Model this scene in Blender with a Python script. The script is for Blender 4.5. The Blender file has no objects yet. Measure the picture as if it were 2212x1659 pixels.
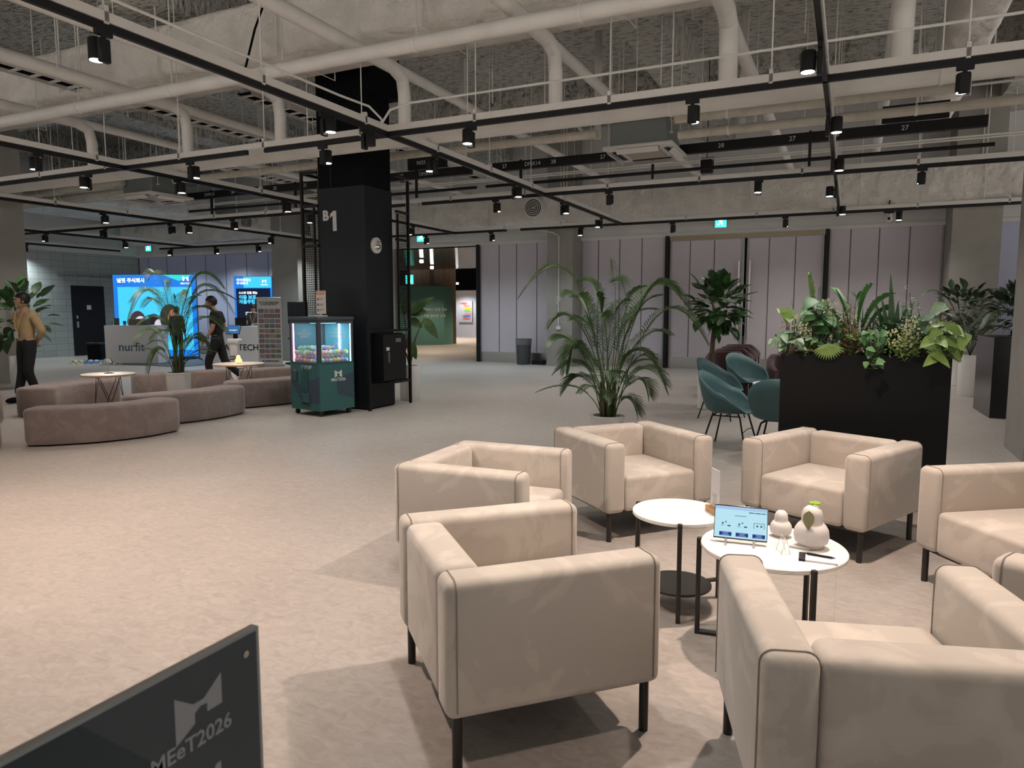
import bpy, bmesh, math, random
from mathutils import Vector, Matrix, Euler
random.seed(7)
R = math.radians
C = bpy.context.scene.collection
SC = bpy.context.scene
# ---------------------------------------------------------------- camera, world, exposure
F = 1535.0; H = 1.5; PITCH = math.atan(157.5 / F); YAW = R(25.3)
cam = bpy.data.cameras.new('camera'); camo = bpy.data.objects.new('camera', cam); C.objects.link(camo)
cam.sensor_width = 36; cam.lens = 36 * F / 2212; cam.clip_start = .05; cam.clip_end = 200
camo.location = (0, 0, H); camo.rotation_euler = (R(90) - PITCH, 0, YAW)
cam.dof.use_dof = True; cam.dof.focus_distance = 6.5; cam.dof.aperture_fstop = 10
SC.camera = camo
SC.view_settings.view_transform = 'Standard'; SC.view_settings.look = 'None'
SC.view_settings.exposure = 0.0; SC.view_settings.gamma = 1
w = bpy.data.worlds.new('world'); SC.world = w; w.use_nodes = True
# world uplight added for the ceiling, standing for unseen hall floor; dim above horizon
_n = w.node_tree; _tc = _n.nodes.new('ShaderNodeTexCoord'); _sp = _n.nodes.new('ShaderNodeSeparateXYZ'); _cr = _n.nodes.new('ShaderNodeValToRGB')
_mr = _n.nodes.new('ShaderNodeMapRange'); _mr.inputs[1].default_value = -.25; _mr.inputs[2].default_value = .25
_cr.color_ramp.elements[0].position = .45; _cr.color_ramp.elements[0].color = (1, .93, .85, 1); _cr.color_ramp.elements[1].position = .55; _cr.color_ramp.elements[1].color = (.06, .065, .07, 1)
_n.links.new(_tc.outputs['Generated'], _sp.inputs[0]); _n.links.new(_sp.outputs['Z'], _mr.inputs[0]); _n.links.new(_mr.outputs[0], _cr.inputs[0])
_n.links.new(_cr.outputs[0], _n.nodes['Background'].inputs[0]); _n.nodes['Background'].inputs[1].default_value = 2.0
E_NEAR, E_FAR = 345, 94          # power of the near and the far track spots
FW = Vector((-math.sin(YAW) * math.cos(PITCH), math.cos(YAW) * math.cos(PITCH), -math.sin(PITCH)))
RT = Vector((math.cos(YAW), math.sin(YAW), 0)); UP = RT.cross(FW); CAM = Vector((0, 0, H))
def ray(u, v): return FW + RT * ((u - 1106) / F) - UP * ((v - 829.5) / F)
def at(u, v, z=0.0):
    r = ray(u, v); return CAM + r * ((z - H) / r.z)
def atY(u, v, Y): r = ray(u, v); return CAM + r * (Y / r.y)
def atX(u, v, X): r = ray(u, v); return CAM + r * (X / r.x)
def dp(u, v, d): return CAM + ray(u, v) * d
# ---------------------------------------------------------------- materials
def mat(name, col, rough=.6, metal=0, emit=None, estr=1, sheen=0, alpha=1, trans=0, spec=.5, coat=0):
    m = bpy.data.materials.new(name); m.use_nodes = True
    b = m.node_tree.nodes['Principled BSDF']
    b.inputs['Base Color'].default_value = (*col, 1); b.inputs['Roughness'].default_value = rough
    b.inputs['Metallic'].default_value = metal; b.inputs['Specular IOR Level'].default_value = spec
    b.inputs['Sheen Weight'].default_value = sheen; b.inputs['Alpha'].default_value = alpha
    b.inputs['Transmission Weight'].default_value = trans; b.inputs['Coat Weight'].default_value = coat
    if emit: b.inputs['Emission Color'].default_value = (*emit, 1); b.inputs['Emission Strength'].default_value = estr
    return m
def noisy(m, c1, c2, scale=8, detail=6, rough=.6, bump=0, dist=0, stretch=(1, 1, 1), lo=.35, hi=.65, bscale=None, coords='Object', bd=.02):
    nt = m.node_tree; N = nt.nodes; L = nt.links; b = N['Principled BSDF']
    tc = N.new('ShaderNodeTexCoord'); mp = N.new('ShaderNodeMapping'); mp.inputs['Scale'].default_value = stretch
    L.new(tc.outputs[coords], mp.inputs[0])
    n = N.new('ShaderNodeTexNoise'); n.inputs['Scale'].default_value = scale; n.inputs['Detail'].default_value = detail
    n.inputs['Roughness'].default_value = rough; n.inputs['Distortion'].default_value = dist
    L.new(mp.outputs[0], n.inputs['Vector'])
    cr = N.new('ShaderNodeValToRGB'); cr.color_ramp.elements[0].position = lo; cr.color_ramp.elements[1].position = hi
    cr.color_ramp.elements[0].color = (*c1, 1); cr.color_ramp.elements[1].color = (*c2, 1)
    L.new(n.outputs['Fac'], cr.inputs[0]); L.new(cr.outputs[0], b.inputs['Base Color'])
    if bump:
        n2 = N.new('ShaderNodeTexNoise'); n2.inputs['Scale'].default_value = bscale or scale; n2.inputs['Detail'].default_value = 8
        L.new(mp.outputs[0], n2.inputs['Vector'])
        bp = N.new('ShaderNodeBump'); bp.inputs['Strength'].default_value = bump; bp.inputs['Distance'].default_value = bd
        L.new(n2.outputs['Fac'], bp.inputs['Height']); L.new(bp.outputs[0], b.inputs['Normal'])
    return m
M = {}
def defmat():
    M['black'] = mat('black_metal', (.008, .008, .009), .5, spec=.3)
    M['blackm'] = mat('black_matt', (.0045, .005, .0065), .85, spec=.12)
    M['legs'] = mat('dark_steel', (.02, .017, .015), .4)
    M['white'] = mat('white_paint', (.62, .60, .57), .5)
    M['pipe'] = noisy(mat('painted_pipe', (.5, .5, .5), .6), (.62, .60, .57), (.72, .70, .67), 3, lo=.3, hi=.7)
    M['cream'] = noisy(mat('cream_lagging', (.5, .5, .5), .7), (.46, .43, .36), (.58, .54, .46), 5, bump=.3, bscale=9)
    M['duct'] = noisy(mat('duct_wrap', (.5, .5, .5), .75), (.60, .57, .53), (.74, .71, .66), 1.6, bump=1, bscale=3.2, bd=.14, dist=.6)
    M['slab'] = noisy(mat('sprayed_concrete', (.3, .3, .28), .95), (.17, .17, .158), (.62, .61, .57), 7, detail=10, rough=.72, bump=1, bscale=8, bd=.12, stretch=(1, 2.2, 1), lo=.36, hi=.52)
    M['upper'] = noisy(mat('grey_upper_wall', (.3, .3, .3), .85), (.58, .57, .56), (.64, .63, .62), 1.2)
    M['pillar'] = noisy(mat('taupe_pillar', (.2, .2, .2), .85), (.27, .255, .235), (.31, .295, .27), 2)
    M['cloth'] = cloth('suede', (.36, .325, .29), (.60, .545, .485))
    M['bench'] = cloth('mauve_velvet', (.19, .145, .135), (.29, .23, .215), 4)
    M['burg'] = cloth('burgundy_velvet', (.02, .004, .007), (.04, .009, .013), 5)
    M['teal'] = mat('teal_plastic', (.05, .115, .125), .5)
    M['marble'] = noisy(mat('white_marble', (.8, .8, .8), .18), (.90, .89, .87), (.66, .63, .60), 5, detail=9, dist=3.5, lo=.52, hi=.80)
    M['chrome'] = mat('chrome', (.8, .8, .8), .08, 1)
    M['steel'] = mat('brushed_steel', (.55, .54, .52), .3, 1)
    M['glass'] = mat('clear_acrylic', (.9, .92, .93), .03, alpha=.22, spec=.8)
    M['pane'] = mat('window_acrylic', (.7, .8, .85), .03, alpha=.08, spec=.6)
    M['wood'] = noisy(mat('beech', (.6, .3, .15), .5), (.52, .27, .12), (.66, .38, .19), 4, stretch=(1, 12, 1))
    M['woodp'] = noisy(mat('oak_cladding', (.4, .25, .15), .6), (.36, .24, .16), (.46, .32, .22), 2, stretch=(6, 6, .6))
    M['pot'] = mat('white_planter_plastic', (.82, .81, .79), .5)
    M['soil'] = noisy(mat('soil', (.03, .02, .015), 1), (.015, .01, .008), (.06, .045, .03), 40)
    M['trunk'] = noisy(mat('bark', (.1, .06, .04), .9), (.05, .032, .022), (.16, .11, .08), 12, stretch=(1, 1, .3))
    M['stalk'] = noisy(mat('palm_stalk', (.1, .1, .03), .7), (.05, .04, .02), (.12, .13, .04), 6)
    for k, a, b in (('palm', (.025, .07, .018), (.09, .17, .05)), ('fig', (.015, .05, .014), (.05, .12, .035)), ('leafl', (.14, .26, .05), (.30, .42, .12)),
                    ('leafd', (.02, .075, .025), (.06, .15, .05)), ('leafm', (.05, .17, .05), (.14, .30, .11)), ('leafy', (.30, .32, .10), (.42, .40, .16)),
                    ('leafv', (.05, .15, .06), (.40, .52, .36)), ('rust', (.20, .12, .04), (.30, .24, .08)), ('bird', (.03, .09, .03), (.11, .17, .05)),
                    ('dkpl', (.012, .03, .012), (.03, .06, .025))):
        M[k] = noisy(mat('leaf_' + k, a, .45), a, b, 6, lo=.3, hi=.7)
    M['flower'] = mat('cream_petal', (.75, .68, .42), .6)
    M['skin'] = mat('skin', (.42, .24, .17), .55)
    M['hair'] = mat('dark_hair', (.008, .007, .007), .5)
    M['shirt'] = noisy(mat('tan_shirt', (.4, .3, .2), .8), (.42, .29, .15), (.50, .36, .20), 9, bump=.4, bscale=7, bd=.03)
    M['blackc'] = mat('black_cloth', (.010, .010, .012), .85)
    M['greyc'] = mat('charcoal_cloth', (.045, .048, .05), .85)
    M['lens'] = mat('lit_lens', (1, 1, 1), .5, emit=(1, .93, .82), estr=14)
    M['lensoff'] = mat('unlit_lens', (.05, .05, .05), .3)
    M['numw'] = mat('white_lettering', (.62, .62, .62), .6)
def cloth(name, c1, c2, sc=3.2):
    m = mat(name, c1, .85, sheen=.35, spec=.2)
    nt = m.node_tree; N = nt.nodes; L = nt.links; b = N['Principled BSDF']
    tc = N.new('ShaderNodeTexCoord')
    n = N.new('ShaderNodeTexNoise'); n.inputs['Scale'].default_value = sc; n.inputs['Detail'].default_value = 7; n.inputs['Distortion'].default_value = 1.6
    L.new(tc.outputs['Object'], n.inputs['Vector'])
    cr = N.new('ShaderNodeValToRGB'); e = cr.color_ramp.elements
    mid = tuple((a + c) / 2 for a, c in zip(c1, c2))
    e[0].position = .34; e[0].color = (*mid, 1); e[1].position = .72; e[1].color = (*c2, 1)
    x = e.new(.5); x.color = (*tuple(a * .92 + c * .08 + .0 for a, c in zip(mid, c2)), 1); x = e.new(.54); x.color = (*tuple(a * .45 + c * .55 for a, c in zip(mid, c2)), 1)
    L.new(n.outputs['Fac'], cr.inputs[0]); L.new(cr.outputs[0], b.inputs['Base Color'])
    n2 = N.new('ShaderNodeTexNoise'); n2.inputs['Scale'].default_value = 3.2; n2.inputs['Detail'].default_value = 5
    L.new(tc.outputs['Object'], n2.inputs['Vector'])
    bp = N.new('ShaderNodeBump'); bp.inputs['Strength'].default_value = .25; bp.inputs['Distance'].default_value = .03
    L.new(n2.outputs['Fac'], bp.inputs['Height']); L.new(bp.outputs[0], b.inputs['Normal'])
    return m
def emi(name, col, s): return mat(name, (0, 0, 0), .4, emit=col, estr=s)
defmat()
# ---------------------------------------------------------------- mesh builder
class MB:
    def __init__(s): s.v = []; s.f = []
    def add(s, vs, fs, mx=None):
        k = len(s.v)
        for p in vs:
            p = Vector(p); s.v.append(mx @ p if mx else p)
        for f in fs: s.f.append([i + k for i in f])
        return s
    def box(s, c, d, rz=0, r=0, seg=2, mx=None):
        x, y, z = (a / 2 for a in d)
        T = Matrix.Translation(Vector(c)) @ Matrix.Rotation(rz, 4, 'Z')
        if mx: T = mx @ T
        if r <= 0:
            return s.add([(-x, -y, -z), (x, -y, -z), (x, y, -z), (-x, y, -z), (-x, -y, z), (x, -y, z), (x, y, z), (-x, y, z)],
                         [(0, 3, 2, 1), (4, 5, 6, 7), (0, 1, 5, 4), (1, 2, 6, 5), (2, 3, 7, 6), (3, 0, 4, 7)], T)
        bm = bmesh.new(); bmesh.ops.create_cube(bm, size=1)
        for v in bm.verts: v.co = Vector((v.co.x * d[0], v.co.y * d[1], v.co.z * d[2]))
        bmesh.ops.bevel(bm, geom=bm.edges[:], offset=r, segments=seg, profile=.5, affect='EDGES')
        bm.verts.index_update(); vs = [v.co.copy() for v in bm.verts]; fs = [[v.index for v in f.verts] for f in bm.faces]; bm.free()
        return s.add(vs, fs, T)
    def b2(s, x0, x1, y0, y1, z0, z1, **k): return s.box(((x0 + x1) / 2, (y0 + y1) / 2, (z0 + z1) / 2), (x1 - x0, y1 - y0, z1 - z0), **k)
    def cyl(s, p0, p1, r0, r1=None, n=16, cap=True):
        r1 = r0 if r1 is None else r1
        p0 = Vector(p0); p1 = Vector(p1); d = (p1 - p0).normalized()
        a = d.orthogonal().normalized() if abs(d.z) < .99 else Vector((1, 0, 0)); b = d.cross(a)
        vs = []
        for p, r in ((p0, r0), (p1, r1)):
            for i in range(n):
                t = 2 * math.pi * i / n; vs.append(p + a * (r * math.cos(t)) + b * (r * math.sin(t)))
        fs = [(i, (i + 1) % n, n + (i + 1) % n, n + i) for i in range(n)]
        if cap: fs += [tuple(range(n - 1, -1, -1)), tuple(range(n, 2 * n))]
        return s.add(vs, fs)
    def tube(s, pts, r, n=8, cap=True):
        pts = [Vector(p) for p in pts]; rr = r if isinstance(r, (list, tuple)) else [r] * len(pts)
        vs = []; a = None
        for i, p in enumerate(pts):
            d = (pts[min(i + 1, len(pts) - 1)] - pts[max(i - 1, 0)]).normalized()
            a = d.orthogonal().normalized() if a is None else (a - d * a.dot(d)).normalized()
            b = d.cross(a)
            for j in range(n):
                t = 2 * math.pi * j / n; vs.append(p + a * (rr[i] * math.cos(t)) + b * (rr[i] * math.sin(t)))
        fs = []
        for i in range(len(pts) - 1):
            for j in range(n): fs.append((i * n + j, i * n + (j + 1) % n, (i + 1) * n + (j + 1) % n, (i + 1) * n + j))
        if cap: fs += [tuple(range(n - 1, -1, -1)), tuple(range((len(pts) - 1) * n, len(pts) * n))]
        return s.add(vs, fs)
    def lathe(s, prof, n=24, c=(0, 0, 0)):
        vs = []; c = Vector(c)
        for r, z in prof:
            for i in range(n):
                t = 2 * math.pi * i / n; vs.append(c + Vector((r * math.cos(t), r * math.sin(t), z)))
        fs = []
        for k in range(len(prof) - 1):
            for i in range(n): fs.append((k * n + i, k * n + (i + 1) % n, (k + 1) * n + (i + 1) % n, (k + 1) * n + i))
        fs += [tuple(range(n - 1, -1, -1)), tuple(range((len(prof) - 1) * n, len(prof) * n))]
        return s.add(vs, fs)
    def ball(s, c, r, n=12, m=8, mx=None):
        if not hasattr(r, '__len__'): r = (r, r, r)
        c = Vector(c); vs = [(0, 0, -1)]
        for k in range(1, m):
            ph = math.pi * k / m - math.pi / 2
            for i in range(n):
                t = 2 * math.pi * i / n; vs.append((math.cos(ph) * math.cos(t), math.cos(ph) * math.sin(t), math.sin(ph)))
        vs.append((0, 0, 1)); vs = [c + Vector((x * r[0], y * r[1], z * r[2])) for x, y, z in vs]
        fs = [(0, 1 + (i + 1) % n, 1 + i) for i in range(n)]
        for k in range(m - 2):
            for i in range(n): fs.append((1 + k * n + i, 1 + k * n + (i + 1) % n, 1 + (k + 1) * n + (i + 1) % n, 1 + (k + 1) * n + i))
        L = len(vs) - 1
        fs += [(1 + (m - 2) * n + i, 1 + (m - 2) * n + (i + 1) % n, L) for i in range(n)]
        return s.add(vs, fs, mx)
    def prism(s, poly, z0, z1, mx=None):   # poly in xy
        n = len(poly)
        return s.add([(x, y, z0) for x, y in poly] + [(x, y, z1) for x, y in poly],
                     [tuple(range(n - 1, -1, -1)), tuple(range(n, 2 * n))] + [(i, (i + 1) % n, n + (i + 1) % n, n + i) for i in range(n)], mx)
    def leaf(s, p, d, up, L, W, curl=.3, n=6, tip=1.0, fold=.12, lobe=0):
        p = Vector(p); d = Vector(d).normalized(); up = Vector(up); sd = d.cross(up)
        if sd.length < 1e-3: sd = d.orthogonal()
        sd.normalize(); nu = sd.cross(d).normalized(); k = len(s.v)
        for i in range(n + 1):
            t = i / n; wv = W * (math.sin(math.pi * min(1, t ** (.75 * tip))) ** .8) * (1 if not lobe else 1 - lobe * (i % 2))
            if i == 0: wv = W * .12 + (W * .35 if lobe else 0)
            a = curl * t
            c = p + d * (L * (math.sin(a) / a * t if a > 1e-4 else t)) - nu * (L * t * (1 - math.cos(a)) / (a if a > 1e-4 else 1))
            s.v += [c - sd * wv / 2 + nu * wv * fold, c, c + sd * wv / 2 + nu * wv * fold]
        for i in range(n):
            b = k + i * 3
            s.f += [[b, b + 1, b + 4, b + 3], [b + 1, b + 2, b + 5, b + 4]]
        return s
    def mesh(s, name):
        me = bpy.data.meshes.new(name); me.from_pydata([tuple(v) for v in s.v], [], s.f); me.update()
        me.shade_smooth(); me.set_sharp_from_angle(angle=.62)
        return me
def link(name, me, m, parent=None):
    o = bpy.data.objects.new(name, me); C.objects.link(o)
    if m is not None and not me.materials: me.materials.append(m)
    if parent: o.parent = parent
    return o
def P(name, mb, m, parent, label=None):
    o = link(name, mb.mesh(name), m, parent)
    if label: o['label'] = label
    return o
def rep(name, mb, m, parent, locs):     # the same part several times, each an object of its own sharing one mesh
    me = mb.mesh(name)
    for l in locs:
        o = link(name, me, m, parent); o.location = l
def tg(o, label, cat, group=None, kind=None):
    o['label'] = label; o['category'] = cat
    if group: o['group'] = group
    if kind: o['kind'] = kind
    return o
def T(name, label, cat, loc=(0, 0, 0), rz=0, group=None):
    o = bpy.data.objects.new(name, None); C.objects.link(o); o.location = loc; o.rotation_euler = (0, 0, rz); o.empty_display_size = .1
    return tg(o, label, cat, group)
def G(name, mb, m, label, cat, group=None, loc=None, rz=0, parent=None):
    o = link(name, mb.mesh(name), m)
    if loc is not None: o.location = loc; o.rotation_euler = (0, 0, rz)
    return tg(o, label, cat, group)
def S(name, mb, m, label=None):
    o = link(name, mb.mesh(name), m); o['kind'] = 'structure'; o['label'] = label or name.replace('_', ' ') + ' of the lounge hall'; o['category'] = name.split('_')[0]
    return o
def dup(root, loc, rz=None, label=None, group=None, scale=None):
    def cp(o, par):
        c = o.copy(); C.objects.link(c); c.parent = par
        for ch in list(kids.get(o, [])): cp(ch, c)
        return c
    kids = {}
    stack = [root]
    while stack:
        o = stack.pop(); ks = list(o.children); kids[o] = ks; stack += ks
    r = cp(root, None); r.location = loc
    if rz is not None: r.rotation_euler = (0, 0, rz)
    if scale: r.scale = (scale,) * 3
    if label: r['label'] = label
    if group: r['group'] = group
    return r
def flat(obj, name):      # evaluated copy of an object as a plain mesh
    bpy.context.view_layer.update(); dg = bpy.context.evaluated_depsgraph_get()
    me = bpy.data.meshes.new_from_object(obj.evaluated_get(dg)); me.name = name
    bpy.data.objects.remove(obj); return me
def text(name, s, size, m, mx, parent=None, align='CENTER', ext=.001, bold=0):
    cu = bpy.data.curves.new(name, 'FONT'); cu.body = s; cu.size = size; cu.align_x = align; cu.align_y = 'CENTER'; cu.extrude = ext; cu.offset = bold
    cu.resolution_u = 3
    o = bpy.data.objects.new(name, cu); C.objects.link(o)
    me = flat(o, name); me.materials.clear(); me.materials.append(m)
    t = bpy.data.objects.new(name, me); C.objects.link(t)
    if parent: t.parent = parent
    t.matrix_local = mx
    return t
def up_mx(loc, rz=0, flip=False):   # text standing upright, readable from -Y when rz = 0
    m = Matrix.Translation(Vector(loc)) @ Matrix.Rotation(rz, 4, 'Z') @ Matrix.Rotation(R(90), 4, 'X')
    if flip: m = m @ Matrix.Diagonal((-1, 1, 1, 1))
    return m
def logo_poly(sz):        # the folded-ribbon M mark, as prism polygon in xy, width sz
    a = sz
    return [[(-a / 2, a * .42), (-a * .12, a * .2), (a * .12, a * .2), (a / 2, a * .42), (a / 2, -a * .42), (a * .16, -a * .25), (a * .16, a * .02), (-a * .0, a * .08), (-a * .16, a * .02), (-a * .16, -a * .25), (-a / 2, -a * .42)]]
def logo(name, sz, m, mx, parent):
    b = MB()
    for p in logo_poly(sz): b.prism(p[::-1], 0, .001)
    o = link(name, b.mesh(name), m, parent); o.matrix_local = mx; return o
# ================================================================ the hall itself
YB = 18.8; ZP = 3.42; ZS = 6.4; TZ = 3.6
# floor
fm = mat('linoleum', (.5, .42, .36), .42, spec=.35)
def floor_mat(m):
    nt = m.node_tree; N = nt.nodes; L = nt.links; b = N['Principled BSDF']
    tc = N.new('ShaderNodeTexCoord')
    def noise(sc, det, dist=0, st=(1, 1, 1)):
        mp = N.new('ShaderNodeMapping'); mp.inputs['Scale'].default_value = st; mp.inputs['Rotation'].default_value = (0, 0, .45)
        n = N.new('ShaderNodeTexNoise'); n.inputs['Scale'].default_value = sc; n.inputs['Detail'].default_value = det; n.inputs['Distortion'].default_value = dist
        L.new(tc.outputs['Object'], mp.inputs[0]); L.new(mp.outputs[0], n.inputs['Vector']); return n
    a = noise(13, 10, 1.2, (1, 1.7, 1)); cr = N.new('ShaderNodeValToRGB'); e = cr.color_ramp.elements
    e[0].position = .3; e[0].color = (.335, .305, .28, 1); e[1].position = .7; e[1].color = (.43, .395, .365, 1)
    L.new(a.outputs['Fac'], cr.inputs[0])
    c = noise(1.1, 4); mx = N.new('ShaderNodeMix'); mx.data_type = 'RGBA'; mx.blend_type = 'MULTIPLY'; mx.inputs[0].default_value = .5
    cr2 = N.new('ShaderNodeValToRGB'); cr2.color_ramp.elements[0].position = .3; cr2.color_ramp.elements[0].color = (.8, .8, .8, 1); cr2.color_ramp.elements[1].position = .7
    L.new(c.outputs['Fac'], cr2.inputs[0]); L.new(cr.outputs[0], mx.inputs[6]); L.new(cr2.outputs[0], mx.inputs[7])
    # sheet seams
    br = N.new('ShaderNodeTexBrick'); br.inputs['Scale'].default_value = .5; br.offset = .5; br.inputs['Mortar Size'].default_value = .0012
    br.inputs['Brick Width'].default_value = 1.9; br.inputs['Row Height'].default_value = 1.0
    br.inputs['Color1'].default_value = br.inputs['Color2'].default_value = (1, 1, 1, 1); br.inputs['Mortar'].default_value = (.86, .86, .86, 1)
    mp = N.new('ShaderNodeMapping'); mp.inputs['Rotation'].default_value = (0, 0, 1.57); L.new(tc.outputs['Object'], mp.inputs[0]); L.new(mp.outputs[0], br.inputs['Vector'])
    mx2 = N.new('ShaderNodeMix'); mx2.data_type = 'RGBA'; mx2.blend_type = 'MULTIPLY'; mx2.inputs[0].default_value = 1
    L.new(mx.outputs[2], mx2.inputs[6]); L.new(br.outputs[0], mx2.inputs[7]); L.new(mx2.outputs[2], b.inputs['Base Color'])
    # dark scuffs
    bp = N.new('ShaderNodeBump'); bp.inputs['Strength'].default_value = .08; L.new(a.outputs['Fac'], bp.inputs['Height']); L.new(bp.outputs[0], b.inputs['Normal'])
floor_mat(fm)
S('floor', MB().b2(-30, 9, -5.5, 46, -.2, 0), fm, 'pinkish beige marbled linoleum floor')
sl = MB().b2(-30, 12, -6, YB + .4, ZS, ZS + .3)
for X in (-26, -20.5, -14.9, -9.2, -3.1, 2.9, 8.5): sl.b2(X - .35, X + .35, -6, YB, 5.75, ZS + .01)
for Y in (-2, 3.6, 10.6, 15.2): sl.b2(-30, 12, Y - .3, Y + .3, 5.8, ZS + .01)
S('ceiling', sl, M['slab'], 'rough sprayed concrete slab and beams')
# back wall : openings for translucent panels
WX0, WX1 = -24.6, 12
DO0, DO1 = -12.9, -9.98           # doorway
S('wall_back', MB().b2(-30, 12, YB - .02, YB + .3, ZP + .05, ZS), M['upper'], 'plain grey wall above the panels')
for i, X in enumerate(()): pass
S('trim_1', MB().b2(-30, 12, YB - .06, YB - .02, ZP, ZP + .09), M['upper'], 'thin ledge above the panels')
def panel_mat(name, c1, c2):
    m = mat(name, c1, .38, spec=.35)
    return noisy(m, c1, c2, .7, lo=.3, hi=.7)
pm1 = panel_mat('lilac_panel', (.50, .46, .51), (.56, .52, .57)); pm2 = panel_mat('blue_lilac_panel', (.42, .44, .60), (.47, .49, .64))
seam = mat('panel_seam', (.13, .11, .13), .6); fr = mat('panel_frame', (.32, .31, .32), .4, metal=.4)
brz = mat('bronze_header', (.30, .24, .17), .3, metal=.8)
def panels(name, xs, m, y=YB, z0=.30, z1=ZP, lab='', seams=True):
    b = MB(); n = len(xs) - 1
    o = S(name, MB().b2(xs[0], xs[-1], y, y + .12, z0, z1), m, lab)
    for i in range(1, n): b.b2(xs[i] - .012, xs[i] + .012, y - .006, y + .01, z0, z1)
    if n > 1: P('seam', b, seam, o)
    f = MB().b2(xs[0] - .04, xs[0], y - .03, y + .12, z0 - .28, z1 + .03).b2(xs[-1], xs[-1] + .04, y - .03, y + .12, z0 - .28, z1 + .03).b2(xs[0], xs[-1], y - .03, y + .12, z1, z1 + .04)
    P('panel_frame', f, fr, o)
    P('kick_plate', MB().b2(xs[0], xs[-1], y - .02, y + .12, .0, z0), M['steel'], o)
    return o
panels('wall_panel_1', [-9.9, -9.3, -8.74, -8.1, -7.5], pm1, lab='lilac translucent wall panels beside the doorway')
panels('wall_panel_2', [-6.72, -6.27, -5.67, -5.06, -4.48], pm1, lab='lilac translucent wall panels behind the palm')
dp1 = panels('door_1', [-4.26, -3.79, -3.18, -2.5], pm1, z1=ZP - .12, lab='left leaf of the tall translucent sliding doors')
dp2 = panels('door_2', [-2.34, -1.86, -1.25, -.66], pm1, z1=ZP - .12, lab='right leaf of the tall translucent sliding doors')
for d, x in ((dp1, -2.55), (dp2, -2.29)):
    P('door_handle', MB().b2(x - .02, x + .02, YB - .12, YB - .08, .9, 2.75).cyl((x, YB - .1, 1.1), (x, YB, 1.1), .015).cyl((x, YB - .1, 2.5), (x, YB, 2.5), .015), M['steel'], d)
P('door_header', MB().b2(-4.3, -.6, YB - .1, YB + .1, ZP - .1, ZP), brz, dp1, 'bronze door header')
panels('wall_panel_3', [-.46, -.05, .55, 1.17, 1.8], pm1, lab='lilac translucent wall panels behind the planter')
panels('wall_panel_4', [2.75, 3.5, 4.2, 4.9, 5.6, 6.3, 7, 8, 9, 10, 11], pm2, lab='bluish wall panels right of the far pillar')
panels('wall_panel_5', [-23.5] + [-23 + .95 * i for i in range(8)] , pm2, y=YB - .9, lab='bluish wall panels behind the two booths')
S('wall_panel_6', MB().b2(-16.6, -12.95, YB - .02, YB + .2, 0, ZP), M['pillar'], 'plain wall left of the doorway')
S('trim_2', MB().b2(-23.5, -15, YB - 1.0, YB - .9, ZP, ZP + .1), M['upper'], 'ledge over the bluish panels')
S('wall_left_upper', MB().b2(-23.5, -15, YB - .9, YB - .7, ZP + .04, ZS), M['upper'], 'grey wall above the bluish panels')
for x in (-9.96, -4.37, -.55):
    S('trim_%d' % (3 + int(x > -8) + int(x > -3)), MB().b2(x - .045, x + .045, YB - .12, YB + .1, 0, ZP + .02), M['black'], 'slim black post in the back wall')
# pillars
def pillar(i, x0, x1, y0, y1, lab): return S('pillar_%d' % i, MB().b2(x0, x1, y0, y1, 0, ZS), M['pillar'], lab)
pillar(1, -7.5, -6.76, 18.1, YB + .1, 'taupe pillar between the wall panels')
pillar(2, 1.85, 2.72, 17.5, YB + .1, 'taupe pillar right of the translucent panels')
pillar(3, 1.62, 2.6, 8.45, 9.4, 'taupe pillar at the right edge')
pillar(4, -17.0, -15.75, 8.2, 9.35, 'taupe pillar at the left edge')
pillar(5, -15.9, -14.9, 16.6, 17.9, 'grey pillar beside the roll-up banner')
# block wall with steel door
bw = mat('block_wall', (.2, .2, .2), .85)
def blocks(m):
    nt = m.node_tree; N = nt.nodes; L = nt.links; b = N['Principled BSDF']
    tc = N.new('ShaderNodeTexCoord'); mp = N.new('ShaderNodeMapping'); mp.inputs['Rotation'].default_value = (R(90), 0, R(90)) ; L.new(tc.outputs['Object'], mp.inputs[0])
    sp = N.new('ShaderNodeSeparateXYZ'); cb = N.new('ShaderNodeCombineXYZ'); L.new(tc.outputs['Object'], sp.inputs[0]); L.new(sp.outputs['Y'], cb.inputs['X']); L.new(sp.outputs['Z'], cb.inputs['Y'])
    br = N.new('ShaderNodeTexBrick'); br.inputs['Scale'].default_value = 1; br.inputs['Brick Width'].default_value = .42; br.inputs['Row Height'].default_value = .21; br.inputs['Mortar Size'].default_value = .006; br.offset = .0
    br.inputs['Color1'].default_value = (.34, .38, .355, 1); br.inputs['Color2'].default_value = (.39, .42, .395, 1); br.inputs['Mortar'].default_value = (.2, .22, .2, 1)
    L.new(cb.outputs[0], br.inputs['Vector']); L.new(br.outputs[0], b.inputs['Base Color'])
blocks(bw)
S('wall_left', MB().b2(-23.75, -23.5, -6, YB - .9, 0, 3.45), bw, 'grey concrete block wall')
S('wall_left_top', MB().b2(-23.75, -23.45, -6, YB - .9, 3.45, ZS), M['upper'], 'white painted band above the block wall')
d3 = S('door_3', MB().b2(-23.52, -23.47, 15.3, 16.45, 0, 2.35), M['black'], 'black steel door in the block wall')
P('door_notice', MB().b2(-23.465, -23.46, 15.8, 15.95, 1.55, 1.7), M['white'], d3, 'small white notice')
P('door_handle', MB().b2(-23.47, -23.42, 15.4, 15.46, .95, 1.15).b2(-23.47, -23.42, 15.4, 15.45, 1.25, 1.35), M['steel'], d3)
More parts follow.
